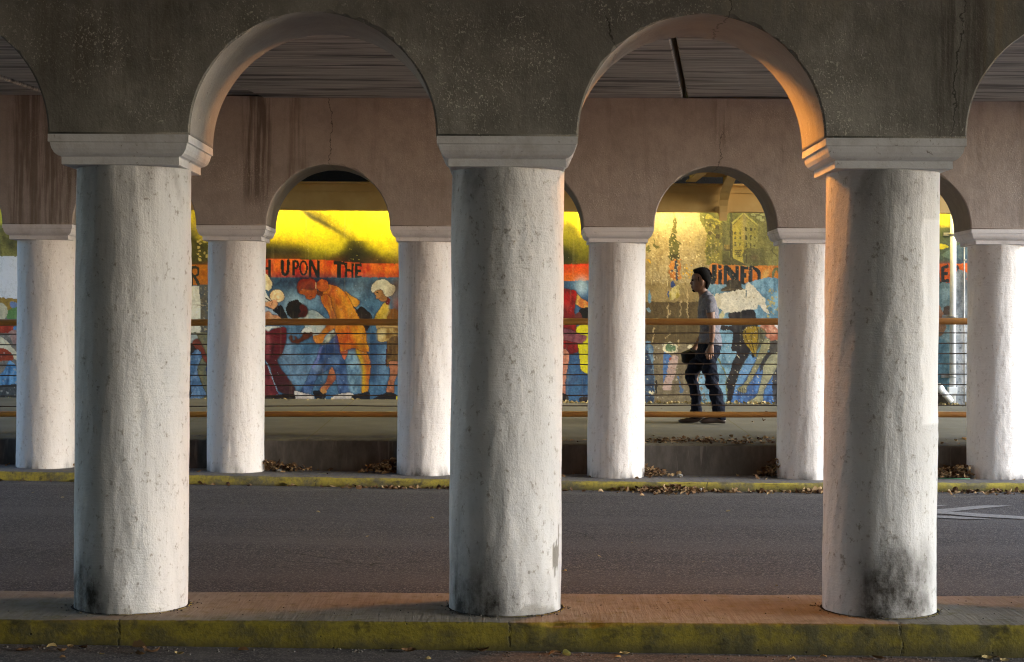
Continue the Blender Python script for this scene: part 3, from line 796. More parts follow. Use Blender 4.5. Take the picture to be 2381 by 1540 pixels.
ink((85, 838), (108, 838), (107, 980), (83, 979)); ink((40, 895), (90, 897), (90, 922), (40, 920)); ink((20, 836), (42, 836), (42, 976), (20, 976))
S([(196, 848), (198, 920), (207, 950), (222, 958), (236, 948), (243, 918), (245, 845)], 24, INK, rough=.4, sm=True)
ink((279, 842), (301, 842), (299, 968), (277, 967)); S([(296, 852), (316, 856), (322, 880), (314, 903), (294, 908)], 19, INK, rough=.4, sm=True)
S([(367+27*math.cos(a), 906+54*math.sin(a)) for a in np.linspace(.0, 6.2832, 25)], 15, INK, rough=.3)
ink((410, 842), (432, 842), (430, 978), (408, 976)); ink((410, 842), (434, 842), (494, 978), (468, 978)); ink((473, 843), (497, 844), (494, 981), (470, 979))
ink((604, 850), (694, 856), (692, 882), (604, 877)); ink((636, 862), (664, 864), (664, 986), (634, 984))
ink((697, 863), (718, 864), (718, 988), (695, 987)); ink((748, 866), (768, 867), (766, 990), (746, 989)); ink((712, 915), (752, 916), (752, 938), (712, 937))
ink((777, 867), (800, 868), (800, 992), (775, 991)); ink((796, 868), (832, 872), (830, 894), (796, 891)); ink((796, 917), (824, 919), (824, 940), (796, 938)); ink((796, 966), (832, 968), (832, 994), (796, 992))
cur_T = 3
B(40, 200, 1450, 1440, BLU, (86, 130, 165)); P([(60, 195), (1450, 235), (1450, 300), (900, 330), (60, 300)], NAV, (52, 88, 128), blur=9, alpha=.85)
P([(380, 200), (760, 205), (760, 280), (600, 300), (400, 260)], (20, 30, 78), blur=7, alpha=.9)
for x, y, rx, ry in ((330, 400, 90, 60), (560, 430, 80, 70), (1040, 300, 90, 60), (300, 950, 90, 120), (420, 1150, 90, 120), (1230, 1060, 60, 160), (940, 400, 80, 90), (620, 1030, 60, 90)):
    C(x, y, rx, ry, LBL, blur=14, alpha=.65)
C(1160, 1000, 60, 260, (32, 68, 116), blur=10, alpha=.8); C(160, 460, 40, 90, (40, 66, 96), blur=8, alpha=.6); C(1120, 320, 40, 80, (30, 50, 84), blur=9, alpha=.7)
C(370, 510, 110, 110, (165, 190, 205), blur=9, alpha=.7)
# partly seen woman with flowers, in maroon trousers
P([(40, 165), (75, 160), (100, 175), (120, 210), (145, 250), (137, 300), (115, 332), (90, 325), (40, 310)], (226, 212, 170), (246, 236, 205)); C(120, 245, 20, 28, (170, 120, 50), blur=3, alpha=.7)
P([(70, 330), (100, 380), (140, 440), (120, 470), (70, 420)], (232, 232, 226)); S([(78, 400), (135, 440)], 12, (20, 24, 42))
C(195, 385, 70, 62, (232, 200, 150), (246, 226, 190), edge=(120, 80, 50)); C(205, 392, 40, 36, (240, 214, 160), (205, 160, 110)); C(205, 395, 18, 16, (250, 232, 200), blur=2)
P([(120, 515), (220, 500), (228, 600), (150, 565), (70, 600), (70, 500)], (168, 190, 214), LBL)
P([(150, 520), (230, 478), (262, 520), (300, 600), (298, 640), (215, 640), (205, 575)], (18, 20, 36))
P([(70, 450), (120, 440), (150, 430), (192, 432), (196, 480), (155, 512), (120, 500), (70, 480)], (226, 172, 126), (205, 140, 100), edge=(110, 60, 40)); S([(150, 440), (128, 490)], 5, (150, 90, 60))
P([(70, 555), (120, 542), (145, 572), (215, 590), (218, 640), (70, 640)], (222, 166, 122), (196, 130, 90), edge=(110, 60, 40))
P([(60, 690), (245, 690), (200, 712), (140, 705), (112, 738), (60, 740)], (222, 222, 216))
P([(60, 735), (110, 738), (180, 705), (276, 700), (288, 780), (272, 870), (236, 970), (195, 1020), (215, 1080), (300, 1200), (376, 1312), (350, 1365), (250, 1352), (190, 1300), (150, 1200), (120, 1080), (85, 1030), (60, 980)], (132, 18, 36), (78, 40, 46), 'y', edge=(40, 20, 40))
S([(100, 750), (112, 860), (96, 1000)], 34, (190, 90, 100), blur=4, alpha=.75); S([(160, 860), (140, 1000)], 16, (60, 10, 20), blur=2)
P([(60, 1075), (110, 1100), (160, 1230), (206, 1350), (190, 1368), (60, 1430)], (122, 38, 50), (150, 60, 66)); S([(88, 1040), (200, 1340)], 8, LBL)
P([(60, 1395), (190, 1370), (350, 1362), (368, 1428), (60, 1430)], (46, 30, 30))
# boy
P([(440, 560), (500, 535), (560, 528), (640, 580), (712, 642), (760, 730), (780, 770), (700, 862), (640, 872), (620, 800), (560, 790), (540, 745), (500, 715), (450, 758), (438, 740), (470, 690), (440, 640), (388, 605)], (196, 200, 190), (150, 168, 172), edge=(50, 60, 70))
P([(640, 860), (700, 790), (778, 730), (780, 775), (720, 850), (660, 880)], (120, 130, 118), (190, 190, 170)); S([(500, 560), (640, 590), (700, 640)], 6, (110, 120, 120), blur=2)
P([(640, 878), (700, 862), (790, 770), (815, 850), (832, 965), (870, 1050), (892, 1150), (902, 1250), (946, 1350), (830, 1376), (800, 1280), (770, 1150), (735, 1080), (690, 1120), (600, 1180), (560, 1262), (520, 1372), (438, 1342), (480, 1240), (532, 1120), (560, 1050), (600, 980), (628, 900)], (50, 84, 140), (86, 116, 164), edge=(26, 36, 70))
P([(650, 900), (780, 860), (830, 970), (720, 1000)], (26, 52, 104), blur=8, alpha=.8); P([(700, 1000), (640, 1160), (600, 1150), (690, 1000)], (30, 44, 80), blur=4); C(590, 1100, 50, 40, (150, 176, 205), blur=6, alpha=.8); C(770, 1040, 40, 80, (120, 156, 194), blur=7, alpha=.7); S([(640, 880), (600, 1010), (545, 1110)], 14, (130, 130, 200), blur=2)
P([(286, 510), (300, 460), (340, 430), (400, 428), (442, 470), (432, 560), (402, 602), (350, 612), (300, 572)], (20, 17, 18), (38, 26, 22), rough=2.4)
P([(440, 465), (490, 495), (503, 540), (482, 592), (430, 602), (402, 580), (430, 540), (418, 500)], (104, 22, 14), (62, 14, 12), edge=(30, 10, 10)); C(468, 545, 22, 10, (30, 8, 8), blur=2, alpha=.7)
P([(320, 780), (345, 785), (352, 830), (375, 815), (368, 785), (385, 790), (400, 820), (440, 790), (470, 745), (530, 738), (540, 780), (470, 822), (410, 855), (350, 850), (325, 822)], (122, 56, 22), (80, 34, 14), edge=(40, 16, 10)); P([(440, 740), (470, 700), (530, 705), (540, 745), (470, 745)], (214, 214, 206))
for pts in ([(370, 1330), (430, 1345), (550, 1380), (546, 1425), (400, 1425), (375, 1385)], [(738, 1400), (790, 1370), (940, 1352), (946, 1422), (750, 1430)]):
    P(pts, (224, 214, 202), (180, 172, 170), edge=(50, 50, 60))
S([(400, 1414), (540, 1416)], 10, (120, 90, 80), blur=2)
S([(760, 1416), (940, 1412)], 10, (120, 90, 80), blur=2)
# white drapery
P([(880, 960), (960, 940), (1000, 1000), (1020, 1200), (1000, 1340), (920, 1330), (900, 1180), (895, 1050)], (140, 176, 194), (92, 128, 156), blur=3)
# stooping woman in orange
P([(870, 335), (930, 380), (1012, 432), (1003, 472), (970, 492), (930, 470)], (206, 132, 34), (226, 160, 52), edge=(70, 30, 10))
P([(980, 535), (1030, 488), (1092, 530), (1142, 582), (1130, 645), (1100, 722), (1080, 732), (1060, 700), (1020, 640), (1000, 580)], (46, 14, 20), (26, 10, 16)); S([(955, 485), (1000, 545)], 9, (30, 20, 30))
P([(980, 905), (1080, 935), (1116, 1020), (1128, 1080), (1112, 1200), (1100, 1330), (1062, 1367), (1038, 1340), (1050, 1200), (1044, 1080), (1008, 1000)], (214, 140, 36), (196, 112, 40), edge=(70, 40, 20)); S([(985, 920), (1030, 1010), (1058, 1180), (1052, 1340)], 22, (214, 190, 30), blur=3); S([(1085, 960), (1108, 1080), (1092, 1200)], 16, (206, 84, 30), blur=3)
P([(822, 925), (896, 925), (885, 985), (865, 1017), (845, 985)], (206, 104, 66), edge=(60, 50, 80)); 
P([(738, 1095), (770, 1150), (778, 1210), (740, 1262), (690, 1322), (650, 1352), (622, 1320), (680, 1250), (710, 1150)], (204, 126, 82), (170, 92, 60), edge=(60, 50, 80))
P([(620, 372), (700, 280), (770, 283), (850, 330), (900, 390), (942, 470), (990, 560), (1040, 660), (1076, 740), (1086, 850), (1112, 900), (1100, 938), (1040, 932), (960, 900), (900, 920), (832, 937), (815, 850), (795, 780), (765, 700), (780, 640), (755, 520), (700, 400), (650, 385)], (212, 108, 14), (222, 142, 30), edge=(90, 30, 8))
for pts, w, c in (([(740, 310), (820, 460), (880, 620), (930, 760)], 40, (196, 72, 14)), ([(800, 330), (900, 480), (980, 640)], 34, (224, 160, 44)), ([(830, 480), (850, 620), (860, 720)], 26, (228, 170, 60)), ([(700, 320), (760, 470), (800, 640), (830, 800)], 22, (150, 70, 14)), ([(1000, 640), (1060, 780), (1080, 900)], 26, (190, 150, 30)), ([(940, 700), (990, 800), (1020, 900)], 36, (212, 172, 36)), ([(840, 905), (900, 900), (960, 885), (1080, 925)], 14, (140, 70, 16)), ([(760, 440), (790, 640)], 12, (90, 40, 10))):
    S(pts, w, c, blur=5, alpha=.75, sm=True)
C(890, 810, 56, 70, (222, 56, 12), blur=11, alpha=.9); C(850, 740, 30, 40, (220, 110, 20), blur=8); C(720, 330, 36, 36, (200, 60, 20), blur=9, alpha=.7)
P([(632, 400), (680, 368), (722, 402), (746, 500), (782, 600), (772, 680), (745, 722), (685, 765), (642, 850), (600, 862), (558, 820), (560, 782), (620, 765), (680, 692), (722, 620), (700, 540), (660, 480)], (212, 132, 34), (190, 96, 24), edge=(80, 34, 10))
C(675, 410, 28, 32, (176, 66, 20), blur=6, alpha=.8); S([(700, 440), (740, 560), (758, 640)], 10, (150, 60, 16), blur=2); S([(566, 800), (596, 846)], 20, (226, 160, 90), blur=3); S([(640, 760), (700, 720)], 18, (220, 150, 50), blur=3)
P([(575, 335), (650, 340), (640, 378), (590, 372)], (120, 56, 20))
P([(402, 340), (450, 300), (520, 300), (580, 290), (590, 355), (562, 405), (548, 402), (538, 418), (490, 412), (470, 375), (430, 365)], (204, 100, 26), (178, 78, 22), edge=(80, 30, 10))
P([(397, 290), (410, 240), (460, 213), (550, 216), (585, 258), (590, 310), (560, 315), (500, 320), (440, 310), (408, 352), (399, 325)], (150, 30, 14), (104, 40, 16), edge=(50, 10, 10))
for k in range(4): S([(415+k*16, 330-k*8), (450+k*22, 268-k*9), (530+k*12, 255-k*6), (580, 270+k*10)], 8, ((196, 60, 20), (90, 22, 12), (210, 80, 30), (170, 40, 20))[k], blur=1, sm=True, alpha=.85)
C(648, 280, 60, 60, (170, 62, 16), (196, 92, 26), edge=(50, 10, 10)); S([(610, 300), (640, 260), (690, 262)], 12, (206, 96, 30), blur=2); S([(580, 250), (586, 320)], 6, (224, 190, 150))
C(545, 318, 14, 9, (60, 22, 8), blur=1); S([(455, 352), (480, 340)], 7, (90, 40, 12), blur=1); S([(515, 398), (540, 388)], 6, (110, 40, 14)); S([(480, 380), (500, 405)], 6, (140, 60, 18), blur=1)
for pts in ([(556, 1330), (620, 1325), (682, 1362), (672, 1402), (620, 1432), (590, 1425), (562, 1372)], [(948, 1380), (1040, 1350), (1112, 1342), (1122, 1420), (1090, 1432), (950, 1427)]):
    P(pts, (38, 40, 54), (26, 26, 34))
P([(625, 1318), (665, 1310), (690, 1340), (650, 1360)], (200, 140, 70))
# woman with white hair
P([(1170, 600), (1215, 520), (1262, 455), (1300, 448), (1312, 520), (1390, 530), (1390, 640), (1185, 645)], (198, 160, 44), (220, 186, 70), edge=(70, 50, 20)); P([(1312, 520), (1410, 530), (1410, 640), (1300, 640)], (156, 96, 26)); S([(1300, 460), (1310, 540), (1260, 600)], 12, (226, 200, 120), blur=2)
P([(1188, 640), (1290, 640), (1410, 650), (1410, 720), (1290, 712), (1195, 716)], (196, 160, 100))
P([(1196, 715), (1290, 708), (1405, 718), (1400, 810), (1300, 832), (1210, 837), (1200, 780)], (196, 166, 100), (150, 110, 50), edge=(60, 40, 20)); P([(1200, 730), (1280, 730), (1250, 800), (1205, 830)], (216, 196, 140), blur=3)
P([(1300, 832), (1410, 800), (1410, 1040), (1330, 1052), (1282, 1082)], (146, 110, 54), (104, 72, 36)); S([(1293, 820), (1282, 1080)], 9, (90, 20, 20))
P([(1310, 1045), (1410, 1045), (1395, 1150), (1362, 1250), (1358, 1352), (1300, 1362), (1283, 1330), (1310, 1220), (1322, 1120)], (192, 124, 88), (160, 96, 60), edge=(70, 50, 50))
P([(1160, 1402), (1230, 1370), (1290, 1345), (1370, 1358), (1378, 1428), (1165, 1432)], (36, 30, 34))
P([(1280, 400), (1322, 420), (1302, 475), (1276, 452)], (138, 24, 24))
P([(1158, 340), (1195, 322), (1240, 318), (1262, 360), (1288, 392), (1280, 432), (1240, 440), (1205, 410), (1180, 405), (1182, 385), (1166, 362)], (196, 142, 86), (170, 116, 66), edge=(80, 50, 30)); C(1195, 352, 11, 6, (60, 36, 20)); S([(1198, 400), (1225, 410)], 6, (120, 50, 36)); S([(1250, 340), (1240, 400)], 10, (140, 90, 50), blur=2)
P([(1133, 320), (1148, 270), (1200, 228), (1270, 223), (1322, 258), (1372, 290), (1372, 332), (1340, 372), (1290, 392), (1262, 365), (1238, 320), (1190, 325), (1148, 348)], (226, 222, 202), (202, 196, 176), edge=(90, 90, 80)); S([(1250, 250), (1310, 300), (1300, 360)], 10, (176, 172, 150), blur=2)
P([(1330, 250), (1450, 260), (1450, 1000), (1400, 900), (1380, 600), (1320, 420)], (128, 84, 36), blur=6, alpha=.55); C(1395, 470, 18, 60, (196, 84, 20), blur=6, alpha=.8)
B(60, 1421, 1450, 1445, (120, 116, 104), rough=3, alpha=.8); C(1390, 1400, 10, 30, (190, 180, 40))
chips(3, (60, 220, 1420, 1420), (176, 190, 196), 120, 1.5, 5, 2, .5); chips(3, (60, 900, 1420, 1420), (60, 66, 80), 60, 2, 6, 3, .4)

# --- peeling bay behind the walking man
cur_T = 5
B(-120, 560, 900, 1560, TAN, (158, 136, 90)); cur_T = 6; B(-120, 0, 840, 240, (164, 142, 92), (150, 126, 78)); cur_T = 5
P([(40, 560), (820, 560), (700, 900), (200, 900)], (206, 188, 140), blur=22, alpha=.6)
P([(795, 560), (1860, 560), (1860, 1310), (880, 1310), (822, 1250), (800, 1050), (835, 930), (790, 850)], (116, 118, 48), (140, 134, 60), rough=4)
P([(800, 580), (930, 600), (1012, 740), (1016, 1292), (880, 1292), (830, 1250), (800, 1100), (822, 940), (790, 820)], (88, 92, 34), (126, 118, 40), rough=4)
chips(5, (800, 700, 1010, 1270), (190, 172, 60), 70, 4, 16, 4, .8); chips(5, (800, 700, 1000, 1270), (176, 158, 112), 40, 4, 14, 5, .8); P([(800, 700), (830, 640), (930, 690), (1010, 740), (980, 745), (900, 710)], (176, 166, 52), rough=3)
for x, y, w, h in ((845, 765, 38, 42), (928, 790, 48, 46), (832, 872, 50, 40), (935, 905, 46, 50), (1032, 860, 12, 60)): B(x, y, x+w, y+h, (46, 32, 20))
B(1018, 745, 1120, 1290, (82, 86, 44), (112, 112, 54), 'x', rough=.6); B(1118, 560, 1152, 1275, (40, 46, 22)); B(1090, 600, 1120, 760, (128, 134, 62), blur=3)
B(1040, 1050, 1120, 1120, (52, 40, 24)); B(1052, 1120, 1108, 1210, (84, 88, 48)); B(1120, 1110, 1152, 1230, (30, 30, 18))
for k in range(4): S([(1050+k*20, 1040), (1050+k*20, 1100)], 7, (176, 140, 44))
P([(1150, 775), (1292, 640), (1302, 1287), (1160, 1212)], (196, 172, 54), (172, 158, 50), sm=False, rough=.5); P([(1292, 640), (1482, 800), (1476, 1092), (1312, 1112), (1300, 1200)], (164, 152, 58), (146, 140, 66), sm=False, rough=.5)
P([(1302, 1110), (1480, 1088), (1600, 1080), (1600, 1310), (1320, 1310)], (92, 90, 46), (112, 108, 60)); P([(1150, 1215), (1302, 1287), (1330, 1310), (1030, 1300), (1050, 1220)], (66, 66, 32))
S([(1148, 765), (1295, 628), (1480, 792)], 26, (206, 192, 84)); S([(1148, 788), (1292, 655)], 8, (120, 108, 40)); S([(1300, 655), (1478, 808)], 8, (122, 112, 50))
S([(1305, 610), (1308, 760), (1300, 1000)], 26, (196, 166, 110), blur=3, alpha=.8)
for x in (1172, 1236):
    for y in (868, 932, 1008):
        h = 36 if y < 1000 else 44
        B(x, y, x+28, y+h, (60, 58, 22)); B(x+4, y+4, x+13, y+h/2-2, (150, 138, 48)); B(x+16, y+4, x+25, y+h/2-2, (150, 138, 48)); B(x+4, y+h/2+2, x+13, y+h-4, (150, 138, 48)); B(x+16, y+h/2+2, x+25, y+h-4, (150, 138, 48))
for x, w in ((1320, 24), (1380, 20), (1430, 17)):
    for y, h in ((812, 48), (918, 60), (1020, 62)):
        f = .78 if w < 19 else 1
        B(x, y+20*(1-f)+(w < 19)*14, x+w, y+h*f, (50, 50, 24)); B(x+4, y+8+(w < 19)*14, x+w/2-1, y+h*f/2, (130, 124, 52)); B(x+w/2+2, y+h*f/2+4, x+w-4, y+h*f-6, (130, 124, 52))
P([(1176, 1120), (1268, 1108), (1262, 1202), (1186, 1188)], (64, 58, 20), sm=False)
for i in range(4):
    for j in range(3): B(1184+i*20, 1128+j*24-i*2, 1198+i*20, 1146+j*24-i*1, (168, 150, 50))
B(1325, 1165, 1338, 1285, (52, 46, 24)); B(1560, 1190, 1600, 1300, (60, 60, 34), blur=4); B(1400, 1180, 1480, 1230, (120, 90, 60), blur=4)
P([(1480, 760), (1560, 640), (1860, 620), (1860, 1310), (1600, 1310), (1560, 1080), (1480, 1080)], (158, 150, 76), (132, 128, 70), blur=5, alpha=.85)
for x, y, r in ((1430, 650, 44), (1500, 690, 50), (1560, 650, 46), (1540, 725, 36), (1470, 625, 40)): C(x, y, r, r*.62, (112, 106, 58)); C(x-3, y-5, r*.86, r*.5, (204, 198, 120), (178, 172, 100))
B(1565, 780, 1585, 1050, (92, 92, 50), blur=3); S([(1660, 1090), (1690, 1150), (1740, 1200), (1760, 1260)], 12, (84, 78, 44), rough=3)
GR = (116, 112, 62)
P([(395, 690), (425, 720), (424, 820), (415, 882), (360, 884), (385, 800)], (138, 124, 60), GR, rough=4); P([(360, 905), (415, 908), (437, 980), (482, 1025), (450, 1050), (457, 1200), (440, 1242), (338, 1232), (330, 1100), (335, 990)], GR, (92, 94, 34), rough=4); B(338, 1160, 455, 1232, (84, 80, 46), rough=5)
P([(118, 950), (140, 970), (150, 1030), (192, 1062), (172, 1092), (120, 1062), (130, 1000)], GR, rough=3); P([(30, 1102), (60, 1040), (85, 1090), (80, 1130), (60, 1147)], GR, rough=3); P([(35, 1235), (85, 1240), (90, 1290), (60, 1262)], (196, 150, 30), rough=2)
P([(375, 620), (412, 620), (410, 700), (385, 700)], (166, 146, 96), rough=4, alpha=.7)
P([(780, 540), (1900, 540), (1900, 1310), (780, 1300)], (168, 156, 96), blur=6, alpha=.28)
# broken banner and its letters
P([(345, 1258), (468, 1260), (472, 1480), (430, 1500), (345, 1475)], (200, 132, 58), (186, 112, 44), rough=7); P([(398, 1258), (442, 1258), (442, 1380), (438, 1505), (418, 1500), (410, 1390), (350, 1400), (360, 1370), (398, 1370)], (64, 78, 96), rough=3)
P([(866, 1293), (1050, 1300), (1330, 1318), (1860, 1340), (1860, 1600), (1580, 1596), (1300, 1580), (866, 1562)], (210, 128, 42), (196, 112, 36), rough=3)
IK = (40, 46, 46)
def ik(*a): P(list(a), IK, (58, 66, 70), sm=False, rough=.9, var=.2)
ik((884, 1296), (946, 1298), (944, 1480), (930, 1530), (905, 1552), (870, 1562), (866, 1500), (884, 1440)); ik((968, 1300), (1014, 1303), (1014, 1562), (966, 1560)); S([(960, 1340), (985, 1362), (1020, 1340)], 12, (214, 118, 28), sm=True)
ik((1038, 1302), (1090, 1305), (1190, 1412), (1190, 1318), (1236, 1320), (1236, 1570), (1188, 1570), (1085, 1412), (1080, 1566), (1036, 1563))
ik((1252, 1320), (1358, 1326), (1366, 1360), (1306, 1362), (1306, 1408), (1330, 1410), (1330, 1470), (1306, 1470), (1304, 1535), (1362, 1545), (1362, 1578), (1250, 1572))
P([(1372, 1328), (1450, 1330), (1505, 1370), (1520, 1450), (1500, 1540), (1440, 1584), (1370, 1582)], IK, (58, 66, 70), rough=.8); P([(1414, 1378), (1446, 1380), (1474, 1420), (1476, 1480), (1450, 1535), (1414, 1540)], (214, 116, 26), rough=.8)
P([(1540, 1420), (1600, 1360), (1640, 1360), (1560, 1600), (1530, 1600)], (206, 166, 90), blur=3, alpha=.8); S([(1570, 1500), (1620, 1450), (1680, 1440), (1700, 1400)], 7, (110, 84, 40), rough=3)
S([(1720+42*math.cos(a), 1440+90*math.sin(a)) for a in np.linspace(.6, 5.8, 18)], 34, (116, 120, 78), rough=2)
chips(5, (20, 600, 820, 1560), (226, 208, 158), 190, 3, 11, 6, .8); chips(5, (20, 700, 820, 1560), (112, 92, 56), 130, 3, 9, 7, .6); chips(5, (500, 1270, 640, 1480), (206, 160, 34), 26, 4, 16, 8, .9); chips(5, (870, 1300, 1800, 1580), (190, 150, 86), 90, 3, 10, 9, .75); chips(5, (320, 680, 500, 1500), (196, 174, 124), 60, 5, 16, 29, .85); chips(5, (1020, 700, 1800, 1300), (196, 190, 120), 60, 2, 7, 10, .6)
S([(90, 560), (100, 900), (104, 1560)], 5, (196, 176, 128), alpha=.6, rough=2); S([(300, 1300), (306, 1580)], 5, (226, 208, 158), alpha=.7); S([(-40, 1115), (400, 1118), (1000, 1122), (1800, 1120)], 3, (120, 102, 60), alpha=.6)
cur_T = 6
B(-120, 225, 830, 730, (116, 96, 56), (100, 80, 44), rough=3); B(-120, 720, 830, 1450, (146, 130, 98), (128, 112, 84), rough=4)
P([(690, 20), (1100, 24), (1720, 34), (1720, 1440), (690, 1440), (690, 1050), (820, 900), (830, 200)], (104, 142, 160), (128, 164, 180), rough=3)
for x, y, a, b, c in ((70, 160, 16, 80, (104, 140, 160)), (60, 320, 30, 30, (120, 146, 156)), (345, 20, 28, 40, (52, 74, 130)), (300, 140, 14, 50, (52, 84, 150))): C(x, y, a, b, c, rough=4)
P([(330, 60), (420, 40), (420, 170), (330, 200), (300, 170)], (170, 150, 60), (196, 180, 120), rough=5)
for pts in ([(120, 520), (100, 720)], [(290, 250), (280, 430)], [(320, 330), (280, 420)], [(430, 210), (450, 300), (420, 410)], [(300, 600), (330, 580), (270, 660)], [(430, 660), (420, 760)], [(525, 60), (520, 420)]): S(pts, 14, (186, 160, 112), rough=5, alpha=.8)
P([(15, 745), (100, 740), (118, 1000), (120, 1420), (15, 1420)], (84, 112, 140), (120, 150, 168), rough=3); P([(15, 840), (60, 850), (100, 1000), (120, 1250), (110, 1420), (15, 1420)], (56, 74, 100), (84, 104, 126), rough=4)
P([(240, 800), (300, 840), (322, 900), (265, 1180), (232, 1190)], (84, 122, 172), rough=2); P([(320, 880), (400, 890), (380, 1060), (330, 1200), (320, 1280), (225, 1270), (260, 1120)], (196, 164, 146), (176, 150, 140), rough=4)
C(315, 775, 92, 76, (210, 198, 160), rough=4); C(316, 776, 62, 46, (84, 120, 82), (120, 146, 104), rough=4); S([(300, 930), (325, 890)], 18, (190, 90, 60))
for x, y in ((545, 760), (85, 1305)): C(x, y, 30, 24, (222, 208, 170), rough=5)
P([(410, 1100), (450, 1250), (490, 1280), (430, 1310)], (92, 116, 150), rough=4); S([(145, 1160), (150, 1330)], 22, (50, 46, 40), rough=4)
chips(6, (20, 720, 680, 1420), (110, 96, 74), 120, 3, 12, 11, .7); chips(6, (20, 720, 680, 1420), (190, 180, 156), 80, 3, 12, 12, .7); chips(6, (680, 900, 800, 1420), (130, 170, 196), 40, 6, 22, 13, .9); chips(6, (680, 900, 800, 1420), (140, 120, 90), 40, 6, 20, 14, .9)
P([(1090, 1250), (1180, 1020), (1290, 850), (1420, 1000), (1560, 1050), (1620, 900), (1720, 900), (1720, 1430), (1060, 1430)], (62, 104, 164), (88, 132, 186), rough=2)
P([(1230, 920), (1290, 850), (1330, 920), (1240, 1100), (1120, 1280), (1090, 1250), (1160, 1060)], (112, 158, 196), (84, 130, 180))
P([(1410, 900), (1470, 830), (1530, 830), (1480, 960), (1390, 1060)], (64, 62, 64)); P([(1540, 1120), (1620, 960), (1720, 960), (1720, 1430), (1560, 1430)], (62, 62, 66), (84, 84, 92))
S([(880, 900), (950, 1010), (985, 1160), (1000, 1400)], 16, (130, 134, 90), rough=3); P([(910, 380), (960, 310), (980, 350), (920, 430)], (196, 186, 140), rough=3)
P([(1030, 350), (1300, 318), (1340, 400), (1360, 500), (1320, 640), (1270, 830), (1170, 1000), (1112, 1180), (1085, 1262), (1052, 1402), (990, 1425), (1002, 1300), (985, 1180), (1020, 1080), (1060, 950), (1112, 830), (1048, 795), (1060, 580), (930, 562), (930, 505), (1050, 510), (1028, 430)], (34, 29, 32), (56, 48, 48), rough=1.5)
S([(1060, 360), (1080, 480), (1110, 560)], 34, (92, 84, 80), blur=3, alpha=.8); S([(1290, 800), (1310, 890)], 26, (36, 32, 30))
P([(1400, 505), (1720, 500), (1720, 700), (1500, 690), (1450, 600)], (178, 104, 74), (206, 150, 120), rough=3); P([(1560, 500), (1640, 500), (1620, 560)], (214, 206, 200))
P([(1500, 700), (1720, 700), (1720, 860), (1600, 840), (1520, 860)], (98, 90, 76), (70, 66, 62))
P([(1430, 680), (1482, 664), (1512, 690), (1502, 762), (1442, 880), (1382, 982), (1292, 1150), (1232, 1242), (1222, 1312), (1150, 1302), (1120, 1262), (1200, 1200), (1270, 1080), (1330, 950), (1372, 850)], (160, 152, 108), (138, 132, 98), edge=(70, 76, 70))
P([(1515, 862), (1612, 830), (1640, 900), (1620, 950), (1562, 1052), (1482, 1200), (1432, 1302), (1412, 1422), (1240, 1424), (1340, 1360), (1380, 1250), (1420, 1100), (1440, 980)], (170, 164, 126), (150, 146, 116), edge=(80, 84, 80))
for k in range(4): S([(1140+k*22, 1250), (1132+k*24, 1330)], 7, (80, 72, 58))
P([(1184, 600), (1228, 532), (1320, 513), (1402, 540), (1456, 590), (1444, 660), (1392, 740), (1345, 830), (1338, 885), (1310, 850), (1250, 770), (1200, 700)], (172, 138, 26), (150, 122, 40), edge=(60, 54, 20)); P([(1370, 540), (1456, 590), (1444, 660), (1392, 740), (1345, 830), (1370, 680)], (130, 124, 92), (90, 86, 64))
for a in ([(1215, 560), (1225, 660), (1290, 790)], [(1270, 640), (1300, 600), (1290, 700), (1320, 820)], [(1350, 530), (1370, 620), (1340, 760)], [(1400, 560), (1400, 650)]): S(a, 9, (86, 72, 26), sm=True)
P([(922, 75), (985, 40), (992, -20), (1040, -40), (1120, -36), (1165, -10), (1172, 60), (1222, 76), (1150, 92), (1050, 97), (940, 98)], (92, 80, 58), (66, 56, 42)); S([(930, 92), (1060, 70), (1210, 74)], 10, (120, 104, 76))
P([(832, 150), (900, 128), (1050, 100), (1200, 74), (1230, 20), (1262, -8), (1300, 22), (1402, 130), (1452, 190), (1462, 270), (1500, 372), (1440, 330), (1380, 262), (1330, 312), (1200, 322), (1100, 345), (1000, 352), (960, 368), (930, 322), (880, 290), (840, 230)], (222, 212, 188), (206, 194, 166), rough=4)
S([(1222, 80), (1226, 170)], 12, (120, 130, 124), rough=3); chips(6, (860, 100, 1440, 320), (140, 120, 90), 26, 3, 10, 15, .8)
chips(6, (1480, 60, 1720, 420), (176, 160, 92), 60, 6, 24, 16, .85); chips(6, (690, 120, 830, 400), (168, 166, 120), 30, 8, 26, 17, .8)
chips(6, (940, 500, 1700, 1420), (214, 200, 160), 190, 2.5, 8, 18, .85); chips(6, (830, 420, 1040, 1420), (170, 160, 110), 40, 2, 7, 19, .7)

# --- slivers between the columns
cur_T = 7
B(-120, 0, 260, 240, YEL, (226, 206, 30)); P([(-120, 120), (40, 130), (110, 190), (200, 260), (260, 300), (260, 440), (-120, 430)], (176, 168, 30), DGR, 'y', blur=10); P([(10, 90), (60, 120), (120, 190), (110, 220), (60, 190)], (98, 96, 24), blur=8); P([(-120, 300), (60, 330), (90, 430), (-120, 430)], DGR, blur=8)
B(-120, 436, 260, 562, (212, 48, 16), (222, 116, 26), 'y'); B(-120, 560, 260, 1480, (72, 118, 160), (58, 96, 140)); C(150, 600, 40, 60, (170, 196, 214), blur=8)
P([(108, 655), (150, 690), (230, 740), (230, 775), (150, 760), (95, 715)], (216, 176, 84), (196, 110, 50), edge=(70, 40, 20)); P([(-120, 640), (60, 628), (112, 645), (104, 720), (96, 790), (104, 860), (118, 960), (127, 1086), (-120, 1090)], (196, 18, 14), (132, 12, 16), edge=(60, 10, 12)); C(30, 850, 60, 70, (90, 10, 16), blur=12, alpha=.8)
